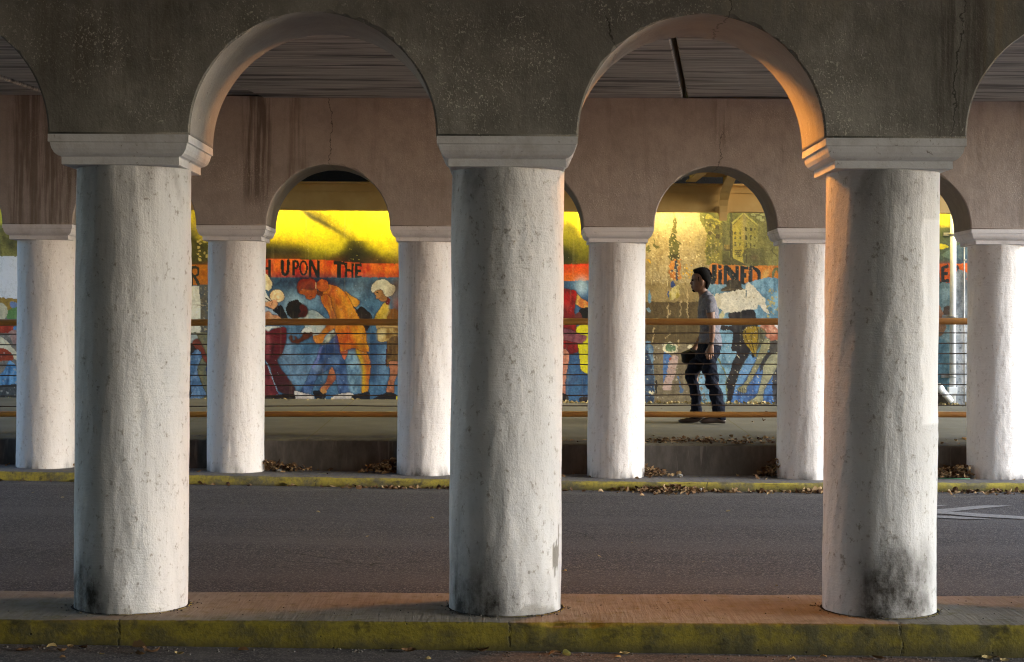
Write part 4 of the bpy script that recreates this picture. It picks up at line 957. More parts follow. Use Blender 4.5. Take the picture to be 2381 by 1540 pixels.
P([(130, 785), (160, 762), (230, 768), (230, 862), (150, 862), (138, 820)], (22, 14, 16)); P([(104, 812), (132, 794), (156, 830), (152, 862), (106, 858)], (122, 52, 46))
P([(118, 905), (230, 900), (230, 1226), (152, 1228), (135, 1120), (122, 1000)], (222, 208, 24), (204, 190, 30), edge=(90, 80, 20)); P([(-120, 905), (60, 925), (130, 958), (188, 975), (160, 1022), (120, 1022), (-120, 965)], (164, 92, 98), (120, 60, 76), edge=(60, 30, 40))
P([(-60, 1086), (52, 1090), (46, 1200), (30, 1300), (22, 1424), (-60, 1424)], (196, 126, 98), edge=(40, 60, 90)); P([(-60, 1405), (38, 1410), (44, 1474), (-60, 1476)], (40, 30, 34)); C(170, 1450, 40, 26, (50, 36, 40))
chips(7, (0, 560, 200, 1470), (110, 150, 180), 30, 1.5, 5, 20, .5)
cur_T = 8
P([(-60, -30), (300, -30), (300, 200), (170, 300), (-60, 230)], (236, 216, 40), (214, 190, 60), blur=4); P([(-60, 200), (60, 210), (110, 300), (190, 340), (190, 470), (-60, 470)], (116, 112, 40), (84, 80, 34), 'y', blur=10); S([(40, 270), (90, 310), (130, 350)], 14, (60, 56, 20), blur=3); chips(8, (90, 280, 190, 460), (206, 186, 110), 34, 3, 14, 21, .9)
B(-60, 466, 230, 616, (210, 124, 18), (196, 108, 16)); P([(28, 480), (75, 472), (102, 490), (104, 540), (80, 556), (130, 640), (100, 640), (60, 560), (54, 620), (26, 622)], (66, 66, 46), sm=False); C(70, 516, 18, 24, (208, 122, 18))
B(100, 612, 230, 960, (96, 104, 110), (120, 110, 90)); P([(-60, 632), (100, 620), (108, 760), (112, 975), (-60, 975)], (228, 224, 206), sm=False, rough=1.5); chips(8, (100, 620, 180, 960), (176, 164, 130), 40, 3, 12, 22, .8); S([(55, 758), (150, 765)], 8, (170, 156, 130), alpha=.7)
B(-60, 960, 230, 1460, (142, 136, 100), (120, 124, 104)); P([(-60, 985), (60, 965), (90, 1010), (40, 1040), (-60, 1030)], (176, 190, 190)); P([(-60, 1060), (60, 1040), (75, 1100), (20, 1180), (-60, 1180)], (62, 52, 46)); P([(50, 1030), (102, 1018), (170, 1185), (170, 1210), (130, 1150), (80, 1085)], (140, 62, 44), edge=(50, 20, 20))
P([(10, 1190), (75, 1088), (118, 1130), (85, 1230), (122, 1350), (145, 1422), (35, 1452), (42, 1370), (22, 1310)], (84, 124, 166), (120, 152, 186), edge=(40, 50, 70)); P([(-60, 1200), (20, 1220), (42, 1370), (30, 1450), (-60, 1450)], (62, 54, 50)); C(165, 1240, 16, 50, (40, 66, 120))
cur_T = 9
B(-300, -120, 300, 260, (238, 222, 70), (226, 206, 60)); B(-300, 175, 300, 420, (170, 160, 80), (128, 120, 60), blur=4); P([(20, 260), (80, 290), (140, 380), (60, 330)], (90, 86, 44), blur=6); B(-140, 404, 160, 716, (240, 240, 238), var=.05)
B(-300, 714, 300, 1460, (150, 140, 124), (120, 116, 110)); P([(-100, 716), (120, 716), (110, 800), (-100, 790)], (178, 142, 56), rough=4); P([(60, 800), (150, 780), (150, 960), (90, 960), (50, 870)], (116, 158, 86), rough=3); C(0, 810, 55, 66, (206, 196, 160)); C(100, 760, 30, 24, (120, 140, 180), rough=3)
P([(-100, 910), (102, 908), (130, 958), (-100, 960)], (190, 66, 34), rough=2); C(110, 930, 14, 24, (80, 140, 190)); P([(-60, 1000), (30, 1005), (145, 1140), (145, 1180), (60, 1120), (-60, 1080)], (222, 210, 176), rough=2); P([(-60, 1090), (40, 1080), (100, 1160), (-60, 1160)], (176, 74, 40), rough=2); P([(60, 960), (150, 960), (150, 1100)], (176, 140, 130), rough=5)
P([(-60, 1310), (20, 1250), (80, 1166), (150, 1290), (150, 1380), (-60, 1380)], (76, 138, 188), (120, 172, 210), rough=2); S([(70, 1200), (50, 1380)], 12, (40, 90, 140), blur=2); B(-300, 1340, 300, 1470, (104, 108, 106), (84, 84, 84), rough=4); chips(9, (-60, 960, 150, 1440), (176, 172, 160), 50, 3, 10, 23, .7)
cur_T = 10
B(-60, 40, 420, 190, (236, 206, 22), (206, 188, 40), 'y'); B(-60, 180, 420, 440, (92, 100, 48), (84, 106, 104), 'y', blur=5); P([(20, 296), (90, 306), (110, 326), (20, 340)], (196, 184, 40)); P([(70, 380), (120, 340), (200, 320), (240, 340), (140, 400)], (110, 134, 120)); P([(150, 330), (260, 300), (260, 430), (150, 430)], (78, 104, 124), (104, 124, 130))
B(-60, 436, 260, 572, (216, 100, 26), (200, 84, 20))
P([(62, 460), (112, 440), (114, 466), (84, 474), (84, 498), (108, 494), (108, 516), (84, 520), (84, 548), (116, 540), (118, 566), (60, 574)], (52, 60, 66), sm=False); P([(-10, 440), (40, 440), (58, 574), (36, 574), (20, 520), (10, 574), (-10, 574)], (60, 64, 66), sm=False); S([(165+16*math.cos(a), 490+40*math.sin(a)) for a in np.linspace(-1.5, 1.5, 9)], 18, (58, 68, 80))
B(-60, 570, 260, 1460, (104, 132, 138), (126, 150, 156), rough=4); P([(150, 520), (240, 510), (240, 820), (160, 820)], (146, 150, 150), (110, 116, 120), rough=5); C(102, 770, 28, 34, (96, 78, 66), rough=5); P([(30, 700), (80, 800), (60, 860), (20, 900), (20, 760)], (170, 120, 90), rough=2); P([(40, 860), (100, 870), (60, 940), (30, 930)], (150, 108, 74))
P([(30, 960), (110, 1000), (118, 1300), (60, 1260), (20, 1300), (20, 1000)], (84, 122, 136), (104, 140, 150), rough=2); B(150, 830, 280, 1440, (196, 196, 194), (160, 164, 166), rough=5); P([(20, 1340), (110, 1360), (120, 1460), (20, 1460)], (90, 84, 70), rough=4)
chips(10, (120, 520, 230, 1420), (120, 124, 126), 60, 3, 10, 24, .8)

# --- age: drips and general fading of everything, then shade painted along the top
fade = sstep(.58, .78, fbm(PG/60, QG/42, 31, 5))[..., None]*.10
CAN = CAN*(1-fade)+np.array(lin((140, 130, 108)))*fade
drip = sstep(.70, .78, fbm(PG/4.5, QG/150, 32, 3))[..., None]*.14
CAN = CAN*(1-drip)+np.array(lin((176, 166, 130)))*drip
CAN = CAN*(1+.45*(fbm(PG/2.6, QG/2.6, 33, 2)[..., None]-.5))*(1+.35*(fbm(PG/14, QG/22, 34, 3)[..., None]-.5))
lum = CAN.mean(-1, keepdims=True)
CAN = np.clip(.74*CAN*(.62+.55*np.clip(lum/.28, 0, 1.2)), .003, .8)
shade_top = sstep(446, 432, QG)[..., None]  # wall above the girder painted near-black to stand for unlit shade
CAN = CAN*(1-shade_top)+np.array(lin((16, 13, 10)))*shade_top

# --- wall solid: front grid plus a body behind it
ny, nx = PG.shape
X = (PG-CU)/KM; Z = EYE+(CV-QG)/KM
rel = .004*(fbm(PG/30, QG/30, 41, 4)-.5)
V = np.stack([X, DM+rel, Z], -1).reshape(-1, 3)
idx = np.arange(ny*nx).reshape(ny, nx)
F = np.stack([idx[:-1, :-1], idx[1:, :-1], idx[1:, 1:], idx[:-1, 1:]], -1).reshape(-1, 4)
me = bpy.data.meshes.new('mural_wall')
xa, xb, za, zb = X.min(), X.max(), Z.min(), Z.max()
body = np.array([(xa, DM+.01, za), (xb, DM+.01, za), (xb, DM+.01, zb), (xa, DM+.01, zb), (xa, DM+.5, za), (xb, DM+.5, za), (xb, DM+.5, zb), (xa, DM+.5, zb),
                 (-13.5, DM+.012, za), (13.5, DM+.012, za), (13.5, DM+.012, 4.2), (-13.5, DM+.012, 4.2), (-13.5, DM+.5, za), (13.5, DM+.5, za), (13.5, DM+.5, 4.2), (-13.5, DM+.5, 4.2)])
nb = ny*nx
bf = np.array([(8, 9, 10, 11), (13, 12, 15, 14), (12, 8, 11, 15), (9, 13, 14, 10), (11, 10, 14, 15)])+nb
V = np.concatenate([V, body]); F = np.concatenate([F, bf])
me.vertices.add(len(V)); me.vertices.foreach_set('co', V.ravel())
me.loops.add(F.size); me.loops.foreach_set('vertex_index', F.ravel())
me.polygons.add(len(F)); me.polygons.foreach_set('loop_start', np.arange(0, F.size, 4))
ca = me.color_attributes.new('paint', 'FLOAT_COLOR', 'POINT')
rgba = np.ones((len(V), 4), np.float32); rgba[:nb, :3] = CAN.reshape(-1, 3); rgba[nb:, :3] = lin((16, 13, 10))  # body behind the grid carries the same painted shade
ca.data.foreach_set('color', rgba.ravel())
me.update(calc_edges=True); me.validate()
n = NT('mural_paint', .62, .35)
h = n.noise(n.co, 26, 6, .7); h2 = n.noise(n.co, 130, 3, .65)
nrm = n.bump(h, .55, .012); nrm = n.bump(h2, .45, .004, nrm)
pit = n.mul(n.ramp(n.vor(n.co, 20), .06, .12, 1, 0), n.ramp(n.noise(n.co, 2.2, 3, .6), .5, .62))
n.done(n.mix(n.mul(pit, .55), n.attr('paint'), (.30, .27, .2)), n.bump(pit, .5, -.008, nrm))
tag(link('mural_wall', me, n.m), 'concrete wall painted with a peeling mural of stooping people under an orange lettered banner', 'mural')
# ------------------------------------------------------------------ drainpipe and conduit on the mural wall at the right
def t10(c, d): return 2167.8+c*.3345, 467.1+d*.3345
pd = DM-.075
base = at(*t10(140, 1405), pd)
dp = empty('drainpipe', base, 'white drainpipe clamped to the mural wall at the right, with a broken slanting stub', 'drainpipe')
bm = bmesh.new(); top = at(*t10(146, 30), pd); tube(bm, [Vector((0, 0, 0)), top-base], .040, 18); obj('pipe', bm, M['pipe'], dp)
bm = bmesh.new(); p = at(*t10(138, 1318), pd)-base; add_box(bm, p.x-.055, p.x+.055, -.05, .05, p.z-.045, p.z+.045, .008); obj('collar', bm, M['pipe'], dp)
for c, d, x0, x1 in ((142, 232, 85, 135), (140, 805, 75, 188), (140, 1220, 70, 150)):
    bm = bmesh.new(); p = at(*t10(c, d), pd)-base; a = at(*t10(x0, d), pd)-base; b = at(*t10(x1, d), pd)-base
    add_box(bm, a.x, b.x, .050, .066, p.z-.022, p.z+.022, .003); tube(bm, [(p.x, 0, p.z-.016), (p.x, 0, p.z+.016)], .047, 18)
    tube(bm, [(a.x+.02, .05, p.z), (a.x+.02, .04, p.z)], .010, 8); obj('clamp', bm, M['galv'], dp)
bm = bmesh.new(); a = at(*t10(42, 1292), pd-.10)-base; b = at(*t10(132, 1392), pd-.01)-base
tube(bm, [b, a], .041, 18); d_ = (a-b).normalized(); tube(bm, [a-d_*.075, a+d_*.012], .049, 18); tube(bm, [a-d_*.16, a-d_*.15], .044, 18); obj('pipe_stub', bm, M['pipe'], dp)
bm = bmesh.new(); b0 = at(*t10(222, 1408), DM-.02); t0 = at(*t10(222, 300), DM-.02); tube(bm, [Vector(), t0-b0], .0095, 10)
for f in (.1, .5, .9): add_box(bm, -.018, .018, -.012, .012, (t0-b0).z*f-.01, (t0-b0).z*f+.01, .002)
o = obj('conduit', bm, M['galv'], None); o.location = b0; tag(o, 'thin grey conduit running up the mural wall right of the white drainpipe', 'conduit')

# ------------------------------------------------------------------ leaves
n = NT('dry_leaf', .8, .2); a_ = n.attr('tone', 'Fac')
c = n.mix(n.ramp(a_, 0., .45), (.05, .026, .014), (.15, .085, .04)); c = n.mix(n.ramp(a_, .45, .95), c, (.33, .23, .12)); M['leaf'] = n.done(c)
M['pale_leaf'] = simple('pale_dry_leaf', (.50, .38, .17), .8, .2, .6, 9); M['green_leaf'] = simple('green_leaf', (.085, .11, .03), .6, .3, .3, 20)
def leaf_geo(rnd, s):
    """a curled leaf: pointed outline, folded on its midrib"""
    L_, w, cu, fo = s, s*rnd.uniform(.28, .5), rnd.uniform(-.5, .9), rnd.uniform(.1, .7)
    vs = []; N = 5
    for i in range(N+1):
        t = i/N; ww = w*math.sin(math.pi*min(1, t*.92+.06))**.8*(1+.25*rnd.uniform(-1, 1)); x = (t-.5)*L_; z = cu*s*(t-.5)**2*1.6
        vs += [Vector((x, -ww, z+fo*ww)), Vector((x, 0, z)), Vector((x, ww, z+fo*ww*rnd.uniform(.6, 1.2)))]
    fs = []
    for i in range(N):
        for k in (0, 1): a = i*3+k; fs.append((a, a+1, a+4, a+3))
    return vs, fs
def litter(name, label, spots, m, seed, s0, s1, flat=.5):
    rnd = random.Random(seed); V, F, tone = [], [], []
    for (x, y, z) in spots:
        vs, fs = leaf_geo(rnd, rnd.uniform(s0, s1)); rot = Matrix.Rotation(rnd.uniform(0, 6.3), 4, 'Z') @ Matrix.Rotation(rnd.gauss(0, flat), 4, 'X') @ Matrix.Rotation(rnd.gauss(0, flat), 4, 'Y')
        if rnd.random() < .4: rot = rot @ Matrix.Rotation(math.pi, 4, 'X')
        vs = [rot @ v for v in vs]; lo = min(v.z for v in vs); b = len(V); t = rnd.random()
        V += [v+Vector((x, y, z-lo+.002)) for v in vs]; F += [tuple(b+i for i in f) for f in fs]; tone += [t]*len(vs)
    me = mesh(name, V, F); a = me.attributes.new('tone', 'FLOAT', 'POINT'); a.data.foreach_set('value', tone)
    return tag(link(name, me, m), label, None, None, 'stuff')
rnd = random.Random(5)
def road_spots(x0, x1, y0, y1, n_, heap=0.):
    o = []
    for _ in range(n_):
        x = rnd.uniform(x0, x1) if not heap else min(max(rnd.gauss((x0+x1)/2, (x1-x0)/4), x0-.2), x1+.2); y = y1-abs(rnd.gauss(0, (y1-y0)/2)); y = max(y, y0-.2)
        h = heap*max(0, 1-abs(x-(x0+x1)/2)/((x1-x0)/2))*max(0, 1-(y1-y)/(y1-y0))*rnd.random()
        o.append((x, y, road_z(x, y)+h))
    return o
sp = road_spots(1.05, 1.95, 15.9, 16.24, 190, .06)+road_spots(1.9, 3.2, 16.0, 16.24, 60, .0)+road_spots(-.6, .8, 16.05, 16.24, 34)+road_spots(-1.6, -.5, 16.05, 16.24, 60, .0)+road_spots(4.0, 5.2, 15.95, 16.24, 90, .01)+road_spots(-5.2, -1.5, 16.1, 16.24, 34)+road_spots(2.6, 3.4, 16.0, 16.24, 60, .03)
litter('leaf_litter', 'brown leaf litter drifted in the gutter of the far kerb', sp, M['leaf'], 1, .025, .065)
def kerb_spots(x0, x1, y0, y1, n_, heap, side):
    o = []
    for _ in range(n_):
        t = abs(rnd.gauss(0, .45)); x = x0+(x1-x0)*min(t, 1.3); y = rnd.uniform(y0, y1)
        o.append((x, y, kerb_z(x)+heap*max(0, 1-t)*rnd.random()))
    return o
sp = kerb_spots(4.50, 3.95, 16.62, 16.99, 220, .12, 0)+kerb_spots(1.32, 1.62, 16.68, 16.98, 90, .10, 0)+kerb_spots(-1.14, -1.5, 16.75, 16.99, 110, .15, 0)+kerb_spots(-2.45, -1.9, 16.75, 16.99, 110, .09, 0)+kerb_spots(2.63, 2.45, 16.75, 16.99, 60, .2, 0)+kerb_spots(5.1, 5.5, 16.6, 16.99, 60, .06, 0)
sp += [(rnd.uniform(-5, 5.2), rnd.uniform(16.5, 16.99), 0) for _ in range(70)]; sp = [(x, y, z if z else kerb_z(x)) for x, y, z in sp]
litter('leaf_litter', 'heaped dry leaves at the feet of the far columns', sp, M['leaf'], 2, .025, .065)
sp = [(x, DM-.02-abs(rnd.gauss(0, .07)), 0) for x in np.random.RandomState(3).uniform(-6.8, 6.8, 900)]; sp = [(x, y, walk_z(y)) for x, y, z in sp]
litter('leaf_litter', 'pale dry leaves gathered along the foot of the mural', sp, M['pale_leaf'], 3, .025, .06)
sp = [(rnd.uniform(.9, 3.2), 17.05+abs(rnd.gauss(0, .35)), 0) for _ in range(230)]+[(rnd.uniform(-5, 5.2), 17.05+abs(rnd.gauss(0, .4)), 0) for _ in range(260)]+[(rnd.gauss(1.75, .35), rnd.gauss(17.35, .07), 0) for _ in range(140)]+[(rnd.uniform(-6, 6), rnd.uniform(18, 22), 0) for _ in range(60)]
sp = [(x, y, walk_z(y)) for x, y, z in sp]
litter('leaf_litter', 'dry leaves and twigs strewn along the pavement edge', sp, M['leaf'], 4, .02, .055, .3)
sp = [(rnd.uniform(-6, 6), rnd.uniform(9.2, 15.9), 0) for _ in range(34)]; sp = [(x, y, road_z(x, y)) for x, y, z in sp]
litter('leaf_litter', 'scattered leaf scraps on the open asphalt between the arcades', sp, M['pale_leaf'], 6, .015, .04, .2)
# single leaves on the near road and median
def f1(c, d): return (c/2.381)/1.66989, (2200+d/2.381)/1.66989
def f2(c, d): return (1500+c/2.381)/1.66989, (2150+d/2.381)/1.66989
def f3(c, d): return (3000+c/2.4395)/1.66989, (2100+d/2.4395)/1.66989
LV = [(f1(225, 785), .075, 'curled greyish leaf on the road at the far left below the kerb', 'leaf'), (f1(480, 748), .05, 'yellow leaf against the kerb below the leftmost column', 'pale_leaf'), (f1(655, 745), .035, None, 'pale_leaf'), (f1(765, 757), .05, None, 'leaf'), (f1(570, 790), .045, None, 'leaf'), (f1(1290, 770), .07, None, 'leaf'),
      (f1(1395, 805), .085, 'large curled brown leaf on the road right of the leftmost column foot', 'leaf'), (f1(1290, 822), .05, None, 'leaf'), (f1(1660, 815), .045, None, 'pale_leaf'), (f1(940, 815), .03, None, 'pale_leaf'), (f1(2250, 780), .05, None, 'leaf'), (f1(580, 848), .03, None, 'leaf'),
      (f2(210, 910), .07, 'brown leaf against the kerb left of the middle column', 'leaf'), (f2(890, 905), .075, 'dark brown leaf standing against the kerb before the middle column', 'leaf'), (f2(1560, 938), .07, None, 'leaf'), (f2(1670, 940),  .045, 'half green leaf on the road right of the middle column foot', 'green_leaf'), (f2(2205, 935), .05, None, 'pale_leaf'), (f2(385, 978), .03, None, 'pale_leaf'), (f2(2140, 960), .035, None, 'pale_leaf'),
      (f3(190, 1138), .035, None, 'pale_leaf'), (f3(480, 1108), .035, None, 'pale_leaf'), (f3(1000, 1128), .06, None, 'leaf'), (f3(2040, 1112), .06, None, 'pale_leaf'), (f3(2120, 1112), .05, None, 'leaf'), (f3(2200, 1138), .045, None, 'pale_leaf')]
for i, ((u, v), s, lab, m) in enumerate(LV):
    x, z = ray(u, v); D = 8.
    for _ in range(14): D = (road_z(x*D, D)-EYE)/z
    D = min(D, 8.10); r2 = random.Random(100+i); vs, fs = leaf_geo(r2, s)
    rot = Matrix.Rotation(r2.uniform(-.6, .6), 4, 'Z') @ Matrix.Rotation(r2.gauss(0, .35), 4, 'X'); vs = [rot @ w for w in vs]; lo = min(w.z for w in vs)
    me = mesh('fallen_leaf', [w-Vector((0, 0, lo-.001)) for w in vs], fs); a = me.attributes.new('tone', 'FLOAT', 'POINT'); a.data.foreach_set('value', [r2.uniform(0, .7)]*len(vs))
    o = link('fallen_leaf', me, M[m]); o.location = (x*D, D, road_z(x*D, D)+.001)
    tag(o, lab or ('small pale dry leaf lying on the road along the near kerb' if m == 'pale_leaf' else 'small brown dry leaf lying on the road along the near kerb'), 'leaf', 'fallen leaves along the near kerb')
# straw and scraps by the kerb
bm = bmesh.new(); a = Vector((4.17, 16.60, kerb_z(4.17)+.012)); b = Vector((4.46, 16.52, kerb_z(4.4)+.014)); tube(bm, [Vector(), b-a], .0042, 8)
M['green_plastic'] = simple('green_plastic', (.06, .22, .10), .5, .5, .2, 30); o = obj('drinking_straw', bm, M['green_plastic']); o.location = a; tag(o, 'green drinking straw by the leaves at the foot of the far right column', 'straw')
def scrap(loc, s, label, seed):
    bm = bmesh.new(); bmesh.ops.create_icosphere(bm, subdivisions=3, radius=s)
    for v in bm.verts:
        w = float(fbm(v.co.x/s*2+seed, v.co.y/s*2+v.co.z/s*3, seed, 3))-.5; v.co *= 1+w*1.1; v.co.z *= .62
    lo = min(v.co.z for v in bm.verts)
    for v in bm.verts: v.co.z -= lo
    o = obj('crumpled_paper', bm, M['galv']); o.location = loc; tag(o, label, 'paper', 'paper scraps by the far kerb')
scrap((1.80, 16.08, road_z(1.8, 16.08)+.01), .024, 'crumpled white paper scrap on the heaped leaves in the gutter', 3)
scrap((1.66, 16.72, kerb_z(1.66)), .026, 'crumpled pale paper on the kerb right of the column before the walking man', 5)
scrap((-2.30, 16.80, kerb_z(-2.3)), .022, 'crumpled pale paper among leaves right of the column beside the maroon trousers', 8)

# grit swept against the near columns and along the gutters
M['grit'] = simple('grey_grit', (.16, .15, .135), .9, .1, .5, 30)
bm = bmesh.new(); rg = random.Random(77)
def crumb(x, y, z, s):
    t = bmesh.new(); bmesh.ops.create_icosphere(t, subdivisions=1, radius=s)
    for v in t.verts: v.co = Vector((x+v.co.x*rg.uniform(.7, 1.4), y+v.co.y*rg.uniform(.7, 1.4), z+s*.3+v.co.z*rg.uniform(.5, .9)))
    join(bm, t)
for x in NEAR_X[2:6]:
    for _ in range(70):
        a = rg.uniform(0, 6.28); r_ = RC+.012+abs(rg.gauss(0, .02)); crumb(x+r_*math.cos(a), DN+r_*math.sin(a), ZM+.003, rg.uniform(.002, .0065))
    for _ in range(40): crumb(x+rg.uniform(-.9, .9), rg.uniform(8.2, 8.95), ZM+.004, rg.uniform(.0015, .004))
for _ in range(260):
    x = rg.uniform(-3.2, 3.2); y = 8.11-abs(rg.gauss(0, .07)); crumb(x, y, road_z(x, y), rg.uniform(.002, .007))
tag(obj('grit', bm, M['grit']), 'grit and crumbs of concrete around the near columns and kerb', None, None, 'stuff')
# ------------------------------------------------------------------ the walking man
DP = 19.36
def q1(c, d): return 1580.9+c*.1361, 610.8+d*.1361
def q2(c, d): return 1557+c*.13224, 790.5+d*.13224
def loft(bm, st, q, y0=0., seg=20, ex=2.0):
    """closed tube through stations (front point, back point, half width[, y centre])"""
    st = [s if len(s) > 3 else (*s, y0) for s in st]
    # resample smoothly
    P_ = np.array([[*s[0], *s[1], s[2], s[3]] for s in st], float); out = []
    for i in range(len(P_)-1):
        p0, p1, p2, p3 = P_[max(i-1, 0)], P_[i], P_[i+1], P_[min(i+2, len(P_)-1)]
        for k in range(4):
            t = k/4; out.append(.5*((2*p1)+(p2-p0)*t+(2*p0-5*p1+4*p2-p3)*t*t+(3*p1-p0-3*p2+p3)*t**3))
    out.append(P_[-1]); rings = []
    for r_ in out:
        yc = r_[5]; a = at(*q(r_[0], r_[1]), DP+yc); b = at(*q(r_[2], r_[3]), DP+yc)
        c = (a+b)/2; h = (b-a)/2; ring = []
        for k in range(seg):
            th = 2*math.pi*k/seg; cx, sy = math.cos(th), math.sin(th)
            ring.append(bm.verts.new(c+h*(math.copysign(abs(cx)**(2/ex), cx))+Vector((0, 1, 0))*max(r_[4], .002)*math.copysign(abs(sy)**(2/ex), sy)))
        rings.append(ring)
    for A, B_ in zip(rings, rings[1:]):
        for k in range(seg): bm.faces.new((A[k], A[(k+1) % seg], B_[(k+1) % seg], B_[k]))
    bm.faces.new(rings[0][::-1]); bm.faces.new(rings[-1])
def fuse(name, bm, m, parent, vox, smooth=2, org=None, fold=0.):
    bmesh.ops.recalc_face_normals(bm, faces=bm.faces[:])
    me = bpy.data.meshes.new('tmp'); bm.to_mesh(me); bm.free()
    o = bpy.data.objects.new('tmp', me); COL.objects.link(o)
    md = o.modifiers.new('r', 'REMESH'); md.mode = 'VOXEL'; md.voxel_size = vox
    if smooth: s_ = o.modifiers.new('s', 'SMOOTH'); s_.iterations = smooth; s_.factor = .5
    dg = bpy.context.evaluated_depsgraph_get(); me2 = bpy.data.meshes.new_from_object(o.evaluated_get(dg))
    bpy.data.objects.remove(o); me2.name = name; me2.materials.clear()
    if fold:
        nv = len(me2.vertices); co = np.empty(nv*3, np.float32); me2.vertices.foreach_get('co', co); co = co.reshape(-1, 3)
        no = np.empty(nv*3, np.float32); me2.vertices.foreach_get('normal', no); no = no.reshape(-1, 3)
        x, y, z = co[:, 0], co[:, 1], co[:, 2]
        g = fbm(z*13+x*9+3*fbm(x*6, y*6, 5, 2), y*7-x*7+z*3, 61, 3)-.5
        g = np.where(np.abs(g) < .04, g*.3, g)
        co += no*(g*fold)[:, None].astype(np.float32); me2.vertices.foreach_set('co', co.ravel()); me2.update()
    me2.transform(Matrix.Translation(-org))
    return link(name, me2, m, parent, True)
foot = at(*q2(760, 1470), DP); ORG = Vector((foot.x, DP, walk_z(DP)))
man = empty('person', ORG, 'man in grey t-shirt, dark jeans and glasses walking left on the pavement past the mural', 'person')
def cloth(name, c, rough=.85, var=.3, sc=60, wr=.5):
    n = NT(name, rough, .15); f = n.noise(n.co, sc, 4, .6); g = n.noise(n.scale((1, 1, .45)), 17, 4, .6, .8)
    return n.done(n.mix(n.ramp(f, .3, .7), c, tuple(x*(1-var) for x in c)), n.bump(n.noise(n.co, 300, 2, .5), .2, .002, n.bump(g, wr, .02)))
M['skin'] = simple('skin', (.19, .098, .058), .5, .4, .2, 20, .1); M['hair'] = simple('black_hair', (.007, .006, .005), .85, .1, .4, 80, .6)
M['tee'] = cloth('heather_grey_jersey', (.165, .16, .178)); M['jeans'] = cloth('dark_indigo_denim', (.005, .0075, .017), .85, .4, 90, .7)
M['shoe'] = simple('dark_brown_leather', (.035, .022, .018), .38, .5, .4, 12, .2); M['black'] = simple('black_fabric', (.012, .011, .011), .8, .2, .4, 40, .4)
# body: one surface
bm = bmesh.new()
loft(bm, [((345, 92), (420, 92), .03), ((296, 120), (470, 125), .055), ((250, 165), (510, 180), .070), ((210, 205), (526, 240), .075), ((197, 258), (526, 285), .076), ((206, 285), (520, 320), .074), ((206, 350), (505, 370), .071), ((206, 395), (485, 405), .066), ((210, 440), (468, 440), .058), ((213, 472), (430, 462), .048), ((232, 500), (390, 485), .034), ((270, 506), (350, 495), .02)], q1)
loft(bm, [((300, 430), (470, 400), .055), ((300, 490), (466, 450), .056), ((318, 545), (475, 480), .058), ((332, 600), (520, 530), .085), ((340, 700), (570, 640), .14), ((340, 850), (620, 800), .165), ((350, 1000), (650, 980), .155), ((350, 1200), (660, 1200), .145), ((330, 1400), (690, 1400), .15), ((330, 1520), (680, 1520), .15)], q1)
loft(bm, [((202, 282), (235, 282), .007), ((188, 318), (238, 318), .011), ((168, 352), (240, 354), .017), ((180, 374), (240, 375), .015), ((202, 384), (240, 386), .008)], q1)
loft(bm, [((206, 384), (245, 384), .016), ((184, 400), (245, 400), .021), ((194, 414), (245, 414), .022), ((188, 430), (245, 430), .020), ((206, 446), (245, 446), .014)], q1)
for s in (-1, 1):
    loft(bm, [((372, 296), (400, 300), .006, s*.078), ((345, 310), (412, 318), .011, s*.080), ((350, 345), (410, 350), .010, s*.080), ((362, 378), (396, 384), .008, s*.077), ((372, 392), (386, 396), .005, s*.074)], q1, seg=12)
NA = [((470, 640), (570, 640), .04, -.15), ((450, 740), (600, 740), .045, -.195), ((442, 850), (600, 825), .046, -.213), ((456, 900), (600, 890), .045, -.220), ((480, 980), (603, 975), .042, -.225), ((490, 1060), (608, 1060), .042, -.228), ((494, 1150), (606, 1150), .040, -.228), ((498, 1250), (598, 1260), .036, -.225), ((505, 1330), (582, 1340), .030, -.222), ((510, 1400), (572, 1405), .026, -.22)]
loft(bm, NA, q1)
loft(bm, [((692, 60), (766, 62), .024, -.22), ((682, 100), (772, 98), .021, -.22), ((660, 150), (778, 150), .023, -.22), ((646, 200), (779, 205), .022, -.22), ((644, 245), (776, 248), .018, -.22)], q2)
def finger(pts, r, yc, q):
    P3 = [at(*q(*p[:2]), DP+yc+(p[2] if len(p) > 2 else 0)) for p in pts]; tube(bm, P3, [r, r*.98, r*.9, r*.72][:len(pts)], 10)
finger([(662, 232), (652, 280, -.004), (655, 318, -.002), (668, 342, .008)], .0098, -.222, q2)
finger([(695, 235), (690, 292, -.006), (694, 330, -.002), (704, 352, .008)], .0100, -.224, q2)
finger([(729, 235), (727, 288, -.005), (732, 322, 0), (741, 338, .008)], .0095, -.222, q2)
finger([(762, 235), (766, 270, -.004), (770, 292, 0), (774, 308, .006)], .0085, -.218, q2)
finger([(668, 150, .01), (640, 205, .018), (630, 245, .02), (640, 285, .02)], .0105, -.212, q2)
loft(bm, [((470, 640), (570, 640), .04, .15), ((430, 740), (580, 740), .045, .195), ((410, 850), (560, 850), .046, .213), ((402, 960), (530, 980), .044, .225), ((388, 1060), (490, 1095), .042, .235), ((340, 1190), (440, 1235), .040, .24), ((290, 1300), (378, 1345), .034, .24), ((238, 1400), (308, 1440), .027, .24), ((205, 1450), (292, 1485), .026, .24), ((185, 1500), (270, 1535), .022, .24)], q1)
for k in range(4): finger([(200+k*22, 1500+k*9, .0), (176+k*22, 1530+k*9, -.016), (182+k*22, 1556+k*9, -.03), (200+k*22, 1560+k*9, -.036)], .0098-.0006*k, .232, q1)
finger([(270, 1460, .0), (290, 1500, .03), (280, 1540, .035), (262, 1556, .03)], .0105, .24, q1)
